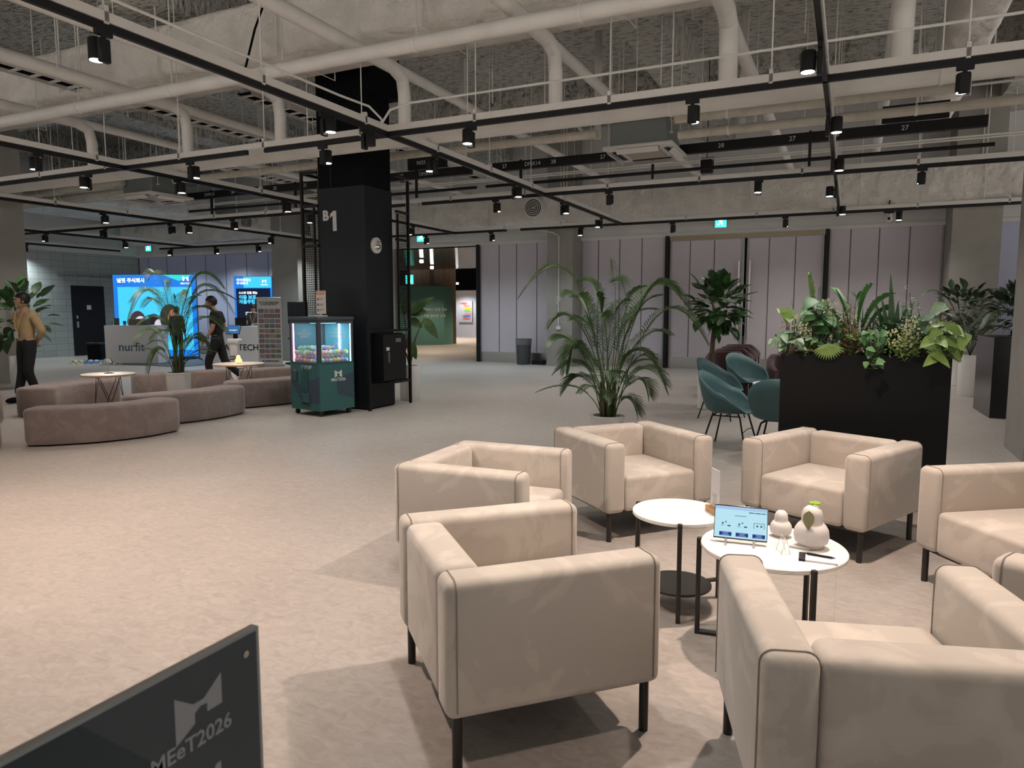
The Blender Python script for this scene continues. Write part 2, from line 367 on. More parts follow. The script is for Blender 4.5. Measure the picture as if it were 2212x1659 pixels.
G('cable_ladder', (lambda b: [b.b2(-23.46, -23.42, 14.9, 17.6, z, z + .02) for z in (2.62, 2.72)] and [b.b2(-23.46, -23.42, 14.9 + .12 * i, 14.92 + .12 * i, 2.62, 2.74) for i in range(23)] and b)(MB()), M['steel'], 'narrow wire cable ladder on the block wall above the black door', 'cable tray')
# booth platform mats
G('booth_mat', MB().b2(-20.6, -16.2, 13.4, 17.6, 0, .02), mat('blue_grey_carpet', (.10, .13, .17), .95), 'blue-grey carpet tile mat under the display booths', 'mat')
# ---------------------------------------------------------------- neighbouring hall seen through the doorway
S('wall_hall_far', MB().b2(-30, -12, 37.2, 37.4, 0, 2.72), mat('gallery_white', (.62, .60, .62), .8), 'white gallery wall in the neighbouring hall')
S('wall_hall_dark', MB().b2(-36, 0, 45.8, 46, 0, 8).b2(-36, -35.8, 19, 46, 0, 8).b2(-6, -5.8, 19.2, 46, 0, 8), M['blackm'], 'dark far wall of the neighbouring hall')
rp = mat('rippled_black_panel', (.01, .011, .014), .12, spec=.35)
noisy(rp, (.006, .007, .010), (.009, .010, .014), 2, bump=.5, bscale=3, stretch=(.6, 6, 1), bd=.05)
S('ceiling_hall', MB().b2(-30, -6, YB + .12, 28.2, ZP - .02, ZP + .1), rp, 'glossy rippled black ceiling of the neighbouring hall')
S('ceiling_hall_far', MB().b2(-36, -6, 28.2, 46, 6.2, 6.4), M['blackm'], 'dark ceiling of the neighbouring hall')
p = at(885, 745); q = at(968, 745)
b = MB(); pts = [(-21.4, 25.4), (-17.9, 26.5), (-17.05, 26.98), (-16.35, 27.5), (-16.3, 28.2), (-21.4, 28.2)]
tealb = G('exhibition_booth', MB().prism(pts, 0, 2.6), mat('teal_booth', (.085, .21, .185), .7), 'teal painted exhibition booth standing in the neighbouring hall', 'booth')
mxb = up_mx((-16.72, 27.21, 1.42), math.atan2(.52, .70)); 
text('wall_lettering', '• 메타버스 연결 허브\n\n• 기업 홍보관 소개', .14, M['numw'], mxb, tealb)
wc = MB()
wc.prism([(-19.2, 28.9), (-17.6, 28.35), (-17.5, 28.5), (-16.95, 28.45), (-16.45, 28.75), (-17.3, 30.2), (-19.2, 30.2)], 0, 6.1)
S('pillar_hall', wc, M['woodp'], 'oak clad column in the neighbouring hall')
S('wall_hall_oak', MB().prism([(-16.72, 28.22), (-16.5, 28.34), (-16.52, 28.42), (-16.74, 28.3)], 0, 1.9), M['woodp'], 'low oak fin beside the teal booth')
def painting(x0, x1, z0, z1, lab, seed):
    r = random.Random(seed); y = 37.18
    o = G('painting', MB().b2(x0, x1, y - .06, y, z0, z1), M['white'], lab, 'painting', 'abstract paintings on the gallery wall')
    cs = [(.75, .18, .12), (.8, .35, .2), (.8, .6, .05), (.3, .6, .08), (.75, .35, .3), (.15, .2, .55)]
    for i in range(7):
        cx = x0 + (x1 - x0) * r.uniform(.2, .8); h = (z1 - z0); cz = z1 - h * (.12 + .12 * i)
        wd = (x1 - x0) * r.uniform(.3, .45); c = cs[i % 6]
        poly = [(cx + wd * math.cos(t) * r.uniform(.7, 1), cz + h * .06 * math.sin(t) * r.uniform(.6, 1.2)) for t in [k * .7 for k in range(9)]]
        poly = [(min(x1 - .03, max(x0 + .03, a)), z) for a, z in poly]
        k = MB().add([(a, y - .062 - .001 * i, z) for a, z in poly], [list(range(9))])
        P('paint_patch', k, mat('paint_%d_%d' % (seed, i), c, .7), o)
painting(-21.05, -20.15, .85, 2.1, 'taller abstract painting with orange, green and blue strokes', 3)
painting(-19.75, -18.9, 1.05, 1.85, 'smaller abstract painting with yellow and red blocks', 5)
# ---------------------------------------------------------------- spot tracks
trk_n = [0]
def track(p0, p1, lab, grp, gaps=()):
    p0 = Vector(p0); p1 = Vector(p1); d = (p1 - p0); L = d.length; d.normalize(); xdir = abs(d.x) > .5
    o = T('lighting_track', lab, 'lighting track', (p0.x, p0.y, TZ), 0, grp)
    def seg(a, e, z0, z1, hw):
        b = MB()
        if xdir: b.b2(a, e, -hw, hw, z0, z1)
        else: b.b2(-hw, hw, a, e, z0, z1)
        return b
    cur = 0
    for g0, g1 in list(gaps) + [(L, L)]:
        if g0 > cur: P('track_rail', seg(cur, g0, -.055, 0, .02), M['black'], o)
        cur = g1
    P('track_channel', seg(0, L, .004, .075, .033), M['white'], o)
    ts = [.45 + i * 1.55 for i in range(int((L + 1.1) / 1.55))]
    ps = [(t, 0, 0) if xdir else (0, t, 0) for t in ts]
    rep('bracket', MB().box((0, 0, .055), (.035, .066, .13) if xdir else (.066, .035, .13)), M['white'], o, ps)
    rep('hanging_rod', MB().cyl((0, 0, .1), (0, 0, ZS - TZ), .007, n=6, cap=False), M['pipe'], o, [q for q in ps if not (6.5 < p0.y + q[1] < 8.6 and not xdir)])
    return o
track((-26, 7.2, 0), (9, 7.2, 0), 'black track under white channel, nearest of the cross tracks in view', 'cross tracks', [(18.75, 19.05)])
track((-26, 12, 0), (9, 12, 0), 'black track under white channel, middle cross track passing behind the black column', 'cross tracks', [(18.0, 18.4)])
track((-21, 16.8, 0), (9, 16.8, 0), 'black track under white channel, farthest cross track before the panels', 'cross tracks', [(12.9, 13.3)])
track((-9, 2.4, 0), (6, 2.4, 0), 'black lighting track over the armchairs, out of the picture above', 'cross tracks')
for X, l in ((-.29, 'black track running straight ahead above the planter'), (-5.03, 'black track running diagonally from the top left to the middle'), (-9.64, 'black track entering at the upper left edge, crossing left of the column'),
             (-14.3, 'black track over the curved benches, leftmost long one'), (-19.3, 'black track above the block wall corner'), (-23.0, 'short far black track beside the block wall')):
    track((X, -3 if X > -12 else 4, 0), (X, 16.8, 0), l, 'lengthwise tracks')
# spotlights
def spot_proto(lit):
    o = T('track_spotlight', 'x', 'spotlight', group='track spotlights')
    P('mount', MB().box((0, 0, -.075), (.035, .13, .04)).cyl((0, 0, -.15), (0, 0, -.08), .018, n=10).box((0, 0, -.20), (.045, .085, .17), r=.008, seg=1), M['black'], o)
    h = MB().lathe([(.057, -.255), (.057, -.11), (.05, -.1)], 24, (.085, 0, 0)).cyl((0, 0, -.16), (.08, 0, -.16), .012, n=8)
    P('lamp_head', h, M['black'], o)
    P('lens', MB().lathe([(.05, -.2575), (.05, -.2555)], 20, (.085, 0, 0)), M['lens' if lit else 'lensoff'], o)
    return o
PL = spot_proto(True); PO = spot_proto(False); used = {True: False, False: False}
def spot_light(p, power, col, size=R(88), blend=.55):
    l = bpy.data.lights.new('spot_lamp', 'SPOT'); l.energy = power; l.color = col; l.spot_size = size; l.spot_blend = blend; l.shadow_soft_size = .045
    o = bpy.data.objects.new('spot_lamp', l); C.objects.link(o); o.location = p; return o
WARM = (1, .785, .65); NEU = (1, .94, .87); COOL = (.84, .95, 1)
ORD = ['first', 'second', 'third', 'fourth', 'fifth', 'sixth', 'seventh', 'eighth', 'ninth', 'tenth', 'eleventh', 'twelfth']
def spots(kind, val, pix, what, power, col, off=(), side=1):
    q = []
    for i, (u, v) in enumerate(pix):
        a = at(u, v, 3.42); t = a.x if kind == 'x' else a.y
        q.append((t, i in off, u))
    for n, (t, isoff, u) in enumerate(q):
        lit = not isoff; pos = Vector((t, val, TZ)) if kind == 'x' else Vector((val, t, TZ))
        rz = R(90 if kind == 'x' else 0) + (math.pi if (n * 7) % 3 == 0 else 0)
        rz = rz if kind == 'x' else rz
        lab = '%s black track spotlight %s' % (ORD[n], what) + (', unlit' if not lit else '')
        src = PL if lit else PO
        if not used[lit]: used[lit] = True; o = src; o.location = pos; o.rotation_euler = (0, 0, rz); o['label'] = lab
        else: o = dup(src, pos, rz, lab)
        if lit:
            pw = power(u, pos) if callable(power) else power
            hp = pos + Matrix.Rotation(rz, 3, 'Z') @ Vector((.085, 0, -.27))
            spot_light(hp, pw, col(pos) if callable(col) else col, R(145) if pw < 300 else R(100), 1.0 if pw < 300 else .6)
def colr(p): return COOL if p.y > 13 and p.x < -6 else (NEU if p.y > 6 else WARM)
PF = lambda u, p: E_FAR * (1 if p.y < 13 else 1.75) * (1.25 if p.x < -12 else 1)
spots('x', 7.2, [(157, 390), (387, 365), (692, 335), (1020, 300), (1497, 245), (2083, 175)], 'from the left on the nearest cross track', PF, colr)
spots('x', 12.0, [(146, 497), (294, 487), (442, 478), (632, 467), (1058, 443), (1305, 425), (1635, 402), (1993, 380)], 'from the left on the middle cross track', PF, colr, off=(0, 1, 5))
spots('x', 16.8, [(248, 536), (361, 532), (467, 528), (612, 520), (893, 515), (1050, 510), (1247, 500), (1440, 487), (1692, 475), (1945, 462)], 'from the left on the farthest cross track', PF, colr, off=(7,))
spots('y', -5.03, [(240, 100), (710, 270), (828, 297), (952, 355), (1122, 415), (1226, 452), (1313, 482)], 'along the track running diagonally from the top left', lambda u, p: E_NEAR if p.y < 5 else E_FAR, colr, off=(2,))
spots('y', -.29, [(1775, 130), (1788, 272), (1800, 357), (1807, 413), (1811, 455)], 'along the track running straight ahead above the planter', PF, colr)
spots('y', -9.64, [(97, 350), (403, 405), (640, 447), (925, 498)], 'along the track entering at the upper left edge', PF, colr)
spots('y', -14.3, [(10, 437), (272, 470), (453, 493), (606, 518)], 'along the track over the curved benches', PF, colr)
spots('y', -19.3, [(178, 509), (348, 525)], 'on the far track near the block wall corner', PF, colr)
spots('y', -23.0, [(132, 532)], 'on the short far track beside the block wall', PF, colr)
for n, (x, y, e) in enumerate([(-3.2, 2.4, .95), (-1.45, 2.4, .38), (1.0, 2.4, .42), (-.29, 3.9, 1.25), (-5.03, 1.0, .8), (-6.6, 2.4, .6)]):
    o = dup(PL, (x, y, TZ), R(90) if y == 2.4 else 0, '%s black track spotlight overhead out of the picture' % ORD[n])
    spot_light(o.location + Matrix.Rotation(o.rotation_euler.z, 3, 'Z') @ Vector((.085, 0, -.27)), E_NEAR * e, WARM if n != 1 else NEU, R(100), .5)
for x, y, z, e in ((-14, 22, 3.2, 420), (-15.6, 25.3, 3.2, 330), (-19, 33, 3.1, 900), (-14.5, 31, 3.3, 800), (-20.5, 36, 3.0, 260)):  # lamps added to brighten the neighbouring hall and its teal booth
    spot_light((x, y, z), e, (1, .8, .6) if y < 35 else (.85, .9, 1), R(130), .6)
    tg(P('fill_lamp', MB().lathe([(.07, 0), (.07, .1)], 16, (x, y, z + .03)), M['lens'], None), 'added downlight of the neighbouring hall ' + ('near the doorway' if y < 25 else 'before the teal booth' if y < 28 else 'over the oak column' if y < 32 else 'over the teal booth' if y < 35 else 'over the gallery wall'), 'fill_lamp')
# ================================================================ services under the slab
def xpipe(name, y, z, r, x0, x1, m, lab, cat='pipe', grp=None, rods=0, n=20, par=None):
    o = T(name, lab, cat, (x0, y, z), 0, grp)
    P('pipe_run', MB().cyl((0, 0, 0), (x1 - x0, 0, 0), r, n=n), M[m], o)
    if rods:
        ps = [(.7 + i * rods, 0, 0) for i in range(int((x1 - x0) / rods))]; zt = (4.82 if 7.2 < y < 8.6 else ZS) - z
        rep('hanging_rod', MB().cyl((0, 0, r * .9), (0, 0, zt), .0075, n=6, cap=False), M['pipe'], o, ps)
        rep('pipe_clamp', MB().cyl((-.015, 0, 0), (.015, 0, 0), r + .007, n=20), M['pipe'], o, ps)
    return o
xpipe('sprinkler_main', 6.87, 4.4, .082, -26, 11, 'pipe', 'large white pipe crossing the top of the picture in front of the wrapped duct', rods=1.9)
xpipe('drain_main', 8.2, 3.80, .125, -26, 11, 'pipe', 'thick white pipe just behind the nearest cross track', rods=2.6)
for i, (x, y) in enumerate([(-11.78, 8.2), (-9.5, 8.2), (-7.6, 8.2), (-5.45, 8.2), (-3.3, 8.2), (-1.3, 8.2), (.35, 8.2)]):
    o = T('branch_pipe', '%s white lengthwise pipe from the left with a drop to the thick pipe' % ORD[i], 'pipe', (x, 0, 4.62), 0, 'branch pipes')
    r = .085 if i < 5 else .1
    P('pipe_run', MB().cyl((0, -4, 0), (0, 7.7, 0), r, n=18).tube([(0, 7.6, 0), (0, 7.95, 0), (0, 8.15, -.08), (0, 8.2, -.28), (0, 8.2, -.72)], r, 18), M['pipe'], o)
    P('pipe_extension', MB().cyl((-.02, 7.6, .02), (-.02, 17.5 if i != 6 else 16, .02), r * .8, n=16), M['pipe'], o)
# wrapped rectangular duct overhead, with sagging foil
def sag_duct(name, x0, x1, y0, y1, z0, z1, lab, axis='x', m='duct', n=60, sd=1, rad=.12):
    r = random.Random(sd); b = MB(); L = x1 - x0 if axis == 'x' else y1 - y0
    A0, A1 = (y0, y1) if axis == 'x' else (x0, x1)
    sec = []
    for cx, cz, a0 in ((A1 - rad, z1 - rad, 0), (A0 + rad, z1 - rad, 90), (A0 + rad, z0 + rad, 180), (A1 - rad, z0 + rad, 270)):
        for k in range(4): t = R(a0 + 30 * k); sec.append((cx + rad * math.cos(t), cz + rad * math.sin(t)))
    mid = (A0 + A1) / 2; ns = len(sec); vs = []
    for i in range(n + 1):
        t = L * i / n; s = .03 * math.sin(t * 2.1) + r.uniform(-.012, .012)
        for a, z in sec:
            q = 1 - min(1, abs(a - mid) / (A1 - A0) * 2) ** 2
            zz = z - (s + .02) * q if z < (z0 + z1) / 2 else z + s * q * .5
            aa = a + r.uniform(-.006, .006)
            vs.append((x0 + t, aa, zz) if axis == 'x' else (aa, y0 + t, zz))
    fs = []
    for i in range(n):
        for j in range(ns): fs.append((i * ns + j, i * ns + (j + 1) % ns, (i + 1) * ns + (j + 1) % ns, (i + 1) * ns + j))
    fs += [tuple(range(ns - 1, -1, -1)), tuple(range(n * ns, n * ns + ns))]
    b.add(vs, fs)
    o = G(name, b, M[m], lab, 'duct')
    hz = z0 - .06
    if axis == 'x': rep('duct_hanger', MB().tube([(0, y0 - .04, ZS), (0, y0 - .04, hz), (0, y1 + .04, hz), (0, y1 + .04, ZS)], .010, 6), M['pipe'], o, [(x0 + 1.6 + i * 2.2, 0, 0) for i in range(int((x1 - x0 - 1) / 2.2))])
    else: rep('duct_hanger', MB().tube([(x0 - .04, 0, ZS), (x0 - .04, 0, hz), (x1 + .04, 0, hz), (x1 + .04, 0, ZS)], .010, 6), M['pipe'], o, [(0, y0 + 1.2 + i * 2.2, 0) for i in range(int((y1 - y0 - 1) / 2.2))])
    return o
d1 = sag_duct('air_duct', -26, 11, 7.35, 8.42, 4.84, 5.55, 'wide insulation-wrapped duct crossing the top behind the large white pipe')
d2 = sag_duct('air_duct', -14.7, 11, 16.98, 17.42, 3.74, 4.5, 'grey foil-wrapped duct running along just before the back wall', sd=4, n=110)
sag_duct('air_duct', .98, 1.6, 8.6, 17.0, 5.1, 5.65, 'broad white wrapped duct descending at the upper right', axis='y', sd=6)
sag_duct('air_duct', -21.8, -18.2, 12.4, 16.6, 4.35, 5.0, 'wide pale duct above the block wall side', axis='y', sd=8)
sag_duct('air_duct', -23, -16.0, 16.85, 17.4, 3.78, 4.5, 'grey foil-wrapped duct over the two booths', sd=9, n=30)
for u, v, l in ((1155, 450, 'round black-ringed air diffuser on the grey duct above the trash bin side'), (538, 480, 'round air diffuser on the grey duct above the booths')):
    p = atY(u, v, 16.9 if u > 800 else 16.77)
    o = T('air_diffuser', l, 'diffuser', p, 0, 'round diffusers')
    P('collar', MB().cyl((0, .12, 0), (0, -.1, 0), .26, n=28), M['pipe'], o)
    for k, rr in enumerate((.2, .15, .1, .05)):
        b = MB(); n = 28
        b.tube([(rr * math.cos(2 * math.pi * i / n), -.105, rr * math.sin(2 * math.pi * i / n)) for i in range(n + 1)], .012, 6)
        P('diffuser_ring', b, M['black'] if k % 1 == 0 else M['pipe'], o)
# conduit with bend, small conduits
cnd = MB().tube([(-5.5, -3, 4.0), (-5.48, 6.9, 4.0), (-5.40, 7.35, 3.98), (-5.33, 7.5, 3.86), (-5.3, 7.5, 3.68)], .014, 8)
G('conduit', cnd, M['pipe'], 'thin white conduit beside the diagonal track, bending down near the black column', 'conduit', 'thin conduits')
G('conduit', MB().tube([(-5.33, 7.5, 3.8), (-5.2, 7.5, 3.95), (-4.9, 7.5, 4.0), (11, 7.5, 4.0)], .014, 8), M['pipe'], 'thin white conduit running right from the bend by the black column', 'conduit', 'thin conduits')
G('conduit', MB().tube([(-26, 9.7, 4.25), (11, 9.7, 4.25)], .013, 6), M['pipe'], 'thin straight conduit above the lagged pipes', 'conduit', 'thin conduits')
for i, (y, z, x0, x1) in enumerate(((10.6, 3.92, -22, -14), (10.75, 4.3, -2, 11), (14.3, 4.4, -22, 9), (14.6, 4.42, -22, 9))):
    G('conduit', MB().tube([(x0, y, z), (x1, y, z)], .016, 6), M['pipe'], ['thin conduit feeding the left air conditioner', 'thin conduit right of the ceiling cassette', 'nearer of two far thin conduits', 'farther of two far thin conduits'][i], 'conduit', 'thin conduits')
# lagged refrigerant pipes
for y, z, r, x0, x1, l in ((10.1, 4.12, .062, -24, -13.6, 'upper cream lagged pipe leading to the left air conditioner'), (10.6, 4.08, .055, -24, -13.7, 'lower cream lagged pipe leading to the left air conditioner'),
                        (10.5, 4.15, .065, -12.6, -3.55, 'cream lagged pipe joining the two air conditioners behind the column'), (10.15, 4.14, .062, -2.3, 1.1, 'upper cream lagged pipe right of the ceiling cassette'),
                        (10.6, 4.03, .062, -2.35, 9, 'lower cream lagged pipe right of the ceiling cassette')):
    o = xpipe('lagged_pipe', y, z, r, x0, x1, 'cream', l, 'pipe', 'lagged pipes', rods=2.3, n=14)
G('lagged_elbow', MB().tube([(-3.75, 10.5, 4.16), (-3.85, 10.5, 4.3), (-3.6, 10.5, 4.42), (-3.3, 10.5, 4.4)], .05, 12), M['cream'], 'curled cream lagged pipe end at the ceiling cassette', 'pipe')
# ceiling cassettes
def cassette(loc, rz, lab):
    o = T('air_conditioner', lab, 'air conditioner', loc, rz, 'ceiling cassette air conditioners')
    P('housing', MB().box((0, 0, .22), (.86, .86, .36), r=.02, seg=1), mat('galvanised', (.20, .22, .22), .45, metal=.3), o)
    b = MB().box((0, 0, .015), (1.05, 1.05, .05), r=.012)
    pn = P('fascia', b, M['white'], o)
    P('intake_grille', MB().box((0, 0, -.012), (.56, .56, .012)), noisy(mat('grille_beige', (.45, .38, .33), .7), (.3, .25, .22), (.5, .43, .37), 2, stretch=(.1, 34, 1), lo=.45, hi=.55), pn)
    for i in range(4):
        s = MB().box((0, 0, -.012), (.62, .075, .01)); t = P('outlet_slot', s, M['black'], pn); t.matrix_local = Matrix.Rotation(i * math.pi / 2, 4, 'Z') @ Matrix.Translation((0, -.40, 0))
        s = MB().box((0, 0, 0), (.64, .10, .012), r=.004, seg=1); t = P('louver', s, M['white'], pn)
        t.matrix_local = Matrix.Rotation(i * math.pi / 2, 4, 'Z') @ Matrix.Translation((0, -.475, -.05)) @ Matrix.Rotation(R(-38), 4, 'X')
    rep('hanging_rod', MB().cyl((0, 0, .2), (0, 0, ZS - loc[2]), .008, n=6).box((0, 0, .2), (.05, .05, .02)), M['pipe'], o, [(x, y, 0) for x in (-.46, .46) for y in (-.3, .3)])
    return o
cassette((-2.95, 11.05, 3.92), 0, 'white ceiling cassette with grey metal housing right of the column')
cassette((-13.3, 10.6, 3.87), 0, 'white ceiling cassette with grey metal housing over the left benches')
# numbered lighting trunking
def trunk(x0, x1, y, z, labels, lab, plates=()):
    o = T('lighting_trunking', lab, 'cable trunking', (x0, y, z), 0, 'numbered black trunking')
    P('trunking_box', MB().b2(0, x1 - x0, -.05, .05, -.075, .075), M['black'], o)
    P('batten_bar', MB().cyl((.0, 0, -.32), (x1 - x0 + .1, 0, -.32), .028, n=10), M['black'], o)
    rep('bracket', MB().b2(-.02, .02, -.02, .02, -.42, .1), M['black'], o, [(.7 + 2.4 * i, 0, 0) for i in range(int((x1 - x0 + 1.6) / 2.4))])
    for xx, s in labels: text('number', s, .095, M['numw'], up_mx((xx - x0, -.053, 0)), o)
    for xx, s in plates:
        k = P('name_plate', MB().b2(xx - x0 - .42, xx - x0 + .42, -.04, .04, .1, .33), M['black'], o)
        text('number', s, .095, M['numw'], up_mx((xx - x0, -.043, .215)), k)
    rep('hanging_rod', MB().cyl((0, 0, .09), (0, 0, ZS - z), .0075, n=6), M['pipe'], o, [(.3 + 2.2 * i, 0, 0) for i in range(int((x1 - x0 + 1.8) / 2.2))])
trunk(-13.6, -9.3, 11.7, 4.06, [(-12.9, 'DMX12'), (-12.2, '24'), (-11.0, '25'), (-10.2, '25'), (-9.7, '26')], 'black trunking marked 24 25 26 left of the column')
trunk(-8.3, -6.4, 11.8, 4.08, [(-7.9, '25'), (-7.35, 'DMX13')], 'short black trunking marked 25 DMX13 right of the column', [(-7.35, 'R025 R026')])
trunk(-6.15, 1.6, 11.9, 4.1, [(-5.75, '27'), (-5.2, 'DMX14'), (-4.8, '28'), (-3.9, '27'), (-1.95, '28'), (-.9, '27'), (-.3, '28'), (.6, '27')], 'long black trunking marked DMX14 27 28 across the right half', [(.72, 'RD27 RD28')])
# cable ladders
def ladder(x, y0, y1, z, lab, wd=.32):
    o = T('cable_ladder', lab, 'cable tray', (x, y0, z), 0, 'cable ladders')
    b = MB().b2(-wd / 2 - .02, -wd / 2, 0, y1 - y0, -.05, .05).b2(wd / 2, wd / 2 + .02, 0, y1 - y0, -.05, .05)
    P('side_rail', b, M['pipe'], o)
    rep('rung', MB().b2(-wd / 2, wd / 2, -.02, .02, -.03, -.005), M['pipe'], o, [(0, .1 + .28 * i, 0) for i in range(int((y1 - y0) / .28))])
    rep('cable', MB().tube([(.015 * math.sin(j * 1.3), (y1 - y0) * j / 20, 0) for j in range(21)], .014, 6), M['blackm'], o, [(-.12 + .055 * k, 0, .0) for k in range(5)])
    rep('hanger', MB().tube([(-wd / 2 - .07, 0, ZS - z), (-wd / 2 - .07, 0, -.07), (wd / 2 + .07, 0, -.07), (wd / 2 + .07, 0, ZS - z)], .011, 6), M['pipe'], o, [(0, .8 + 1.8 * i, 0) for i in range(int((y1 - y0) / 1.8))])
    return o
ladder(-10.75, 1, 17, 4.9, 'cable ladder from the left edge passing under the wrapped duct')
ladder(-9.0, 8.9, 17, 5.0, 'second cable ladder behind the wrapped duct')
ladder(-12.9, 12.2, 17, 4.75, 'cable ladder above the left cassette', .45)
def xladder(x0, x1, y, z, lab):
    o = ladder(x0, 0, x1 - x0, z, lab, .45); o.location = (x0, y, z); o.rotation_euler = (0, 0, R(-90))
xladder(-23, -9, 14.2, 5.5, 'crosswise cable ladder over the booths')
# square steel drops with stubs hanging from slab
for i, (u, v0) in enumerate(((1000, 185), (1293, 130), (1610, 90))):
    p = at(u, v0, 5.9)
    G('steel_stub', MB().b2(-.05, .05, -.05, .05, -1.35, .5), M['pipe'], '%s square steel post hanging from the slab, counted from the column' % ORD[i], 'post', 'square hanging posts', loc=p)
# loose rods from the slab
r = random.Random(5)
RODX = [(-6.9, 9.0), (-6.2, 10.2), (-4.6, 9.1), (-3.9, 9.3), (-2.7, 9.6), (-2.2, 8.9), (-1.9, 9.2), (-.6, 9.1), (.4, 9.4), (-8.2, 9.6), (-10.9, 9.4), (-12.3, 9.8), (-7.7, 5.7), (-6.3, 5.9), (-4.4, 6.2), (-9.2, 6.0), (-2.2, 6.2), (-.1, 6.4)]
for i, (x, y) in enumerate(RODX):
    g = MB().cyl((0, 0, 0), (0, 0, -r.uniform(1.3, 2.2)), .0065, n=6)
    G('threaded_rod', g, M['pipe'], 'bare threaded rod hanging from the slab among the pipes', 'rod', 'loose threaded rods', loc=(x, y, ZS - .02 if abs(y - 10.6) > .3 else 5.8))
# black cables
G('loose_cable', MB().tube([(-7.0, 7.1, 6.3), (-6.95, 7.05, 5.7), (-6.75, 7.3, 5.62), (-6.5, 7.4, 5.66), (-6.8, 7.15, 5.4), (-6.85, 7.0, 5.0), (-6.9, 6.87, 4.5)], .014, 8), M['blackm'], 'loose black cable draped over the wrapped duct', 'cable')
# hanging speaker, camera, exit signs
p = at(1527, 360, 3.95)
o = T('loudspeaker', 'small black speaker hanging right of the ceiling cassette', 'speaker', p)
P('speaker_body', MB().box((0, 0, 0), (.20, .16, .22), r=.02), M['black'], o); P('yoke', MB().tube([(-.11, 0, 0), (-.11, 0, .15), (.11, 0, .15), (.11, 0, 0)], .006, 6).cyl((0, 0, .15), (0, 0, 5.74 - p.z), .0075, n=6), M['black'], o)
p = atY(1920, 470, 17.0)
o = T('security_camera', 'small white dome camera hanging above the planter', 'camera', p)
P('camera_mount', MB().cyl((0, 0, .05), (0, 0, .35), .012, n=8).box((0, 0, .12), (.2, .12, .05)), M['black'], o); P('camera_body', MB().ball((0, 0, -.02), .075).cyl((0, 0, 0), (0, 0, .07), .06), M['white'], o); P('camera_eye', MB().ball((0, -.06, -.03), .03), M['black'], o)
def exit_sign(p, rz, lab, s=.3):
    o = T('exit_sign', lab, 'exit sign', p, rz, 'lit exit signs')
    P('sign_case', MB().box((0, .03, 0), (s, .05, s), r=.005, seg=1), M['white'], o)
    P('sign_face', MB().b2(-s * .46, s * .46, -.001, .004, -s * .46, s * .46), M['exitg'], o)
    w_ = MB()
    def seg(a, b_, r_=.05): w_.cyl((a[0] * s, -.004, a[1] * s), (b_[0] * s, -.004, b_[1] * s), r_ * s, n=8)
    w_.ball((.02 * s, -.004, .27 * s), .065 * s, 8, 6)
    seg((0, .17), (-.04, -.05), .07); seg((-.04, -.05), (.14, -.12)); seg((.14, -.12), (.12, -.3)); seg((-.04, -.05), (-.12, -.2)); seg((-.12, -.2), (-.27, -.24)); seg((0, .15), (.18, .05), .035); seg((0, .15), (-.2, .1), .035)
    P('running_figure', w_, M['exitw'], o)
M['exitg'] = emi('exit_green', (.05, .75, .55), 2.2); M['exitw'] = emi('exit_white', (.75, 1, .95), 2.6)
for u, v, l in ((1557, 479, 'green exit sign glowing above the tall sliding doors'), (909, 512, 'green exit sign above the open doorway')): exit_sign(atY(u, v, 18.71), 0, l)
exit_sign(atY(320, 534, 17.84), 0, 'green exit sign above the nurfit booth')
exit_sign((-17.3, 26.2, 2.86), 0, 'green exit sign over the teal booth next door', .42)
for i, (x0, y, z) in enumerate(((-7.55, 18.05, 0), )):
    G('conduit', MB().tube([(-8.1, 17.9, 3.75), (-7.3, 18.0, 3.6), (-7.15, 18.07, 3.5), (-7.15, 18.08, 1.1)], .014, 6).box((-7.15, 18.08, 1.05), (.12, .03, .09)), M['pipe'], 'thin conduit running down the taupe pillar to a switch box', 'conduit', 'thin conduits')
# ================================================================ armchair ring and marble tables
def make_armchair():
    o = T('armchair', 'x', 'armchair', group='beige armchairs round the marble tables')
    W, D, Hh, a, z0 = .85, .78, .652, .145, .19
    for s in (-1, 1):
        x = s * (W / 2 - a / 2)
        q = P('arm', MB().box((x, 0, (z0 + Hh) / 2), (a, D, Hh - z0), r=.035, seg=4), M['cloth'], o)
        pp = []
        q_ = .035; e_ = .001
        pp.append((x - a / 2 - e_, 0, z0 + .03))
        for kk in range(7): t_ = R(180 - 15 * kk); pp.append((x - a / 2 + q_ + (q_ + e_) * math.cos(t_), 0, Hh - q_ + (q_ + e_) * math.sin(t_)))
        for kk in range(7): t_ = R(90 - 15 * kk); pp.append((x + a / 2 - q_ + (q_ + e_) * math.cos(t_), 0, Hh - q_ + (q_ + e_) * math.sin(t_)))
        pp.append((x + a / 2 + e_, 0, z0 + .03))
        for y, nm in ((D / 2 - .035, 'piping'), (-D / 2 + .035, 'piping')):
            P(nm, MB().tube([(p[0], y, p[2]) for p in pp], .0028, 6), M['pipingm'], q)
    P('backrest', MB().box((0, -D / 2 + .083, (z0 + Hh) / 2 - .002), (W - 2 * a - .004, .155, Hh - z0 - .004), r=.035, seg=4), M['cloth'], o)
    P('seat', MB().box((0, .078, .31), (W - 2 * a - .004, D - .17, .235), r=.03, seg=4), M['cloth'], o)
    P('underframe', MB().box((0, 0, z0 - .006), (W - .1, D - .1, .02)), M['legs'], o)
    for x in (-1, 1):
        for y in (-1, 1): P('leg', MB().cyl((x * (W / 2 - .045), y * (D / 2 - .045), 0), (x * (W / 2 - .045), y * (D / 2 - .045), z0), .017, n=14), M['legs'], o)
    return o
M['pipingm'] = mat('seam_piping', (.27, .235, .205), .8)
ARM = make_armchair()
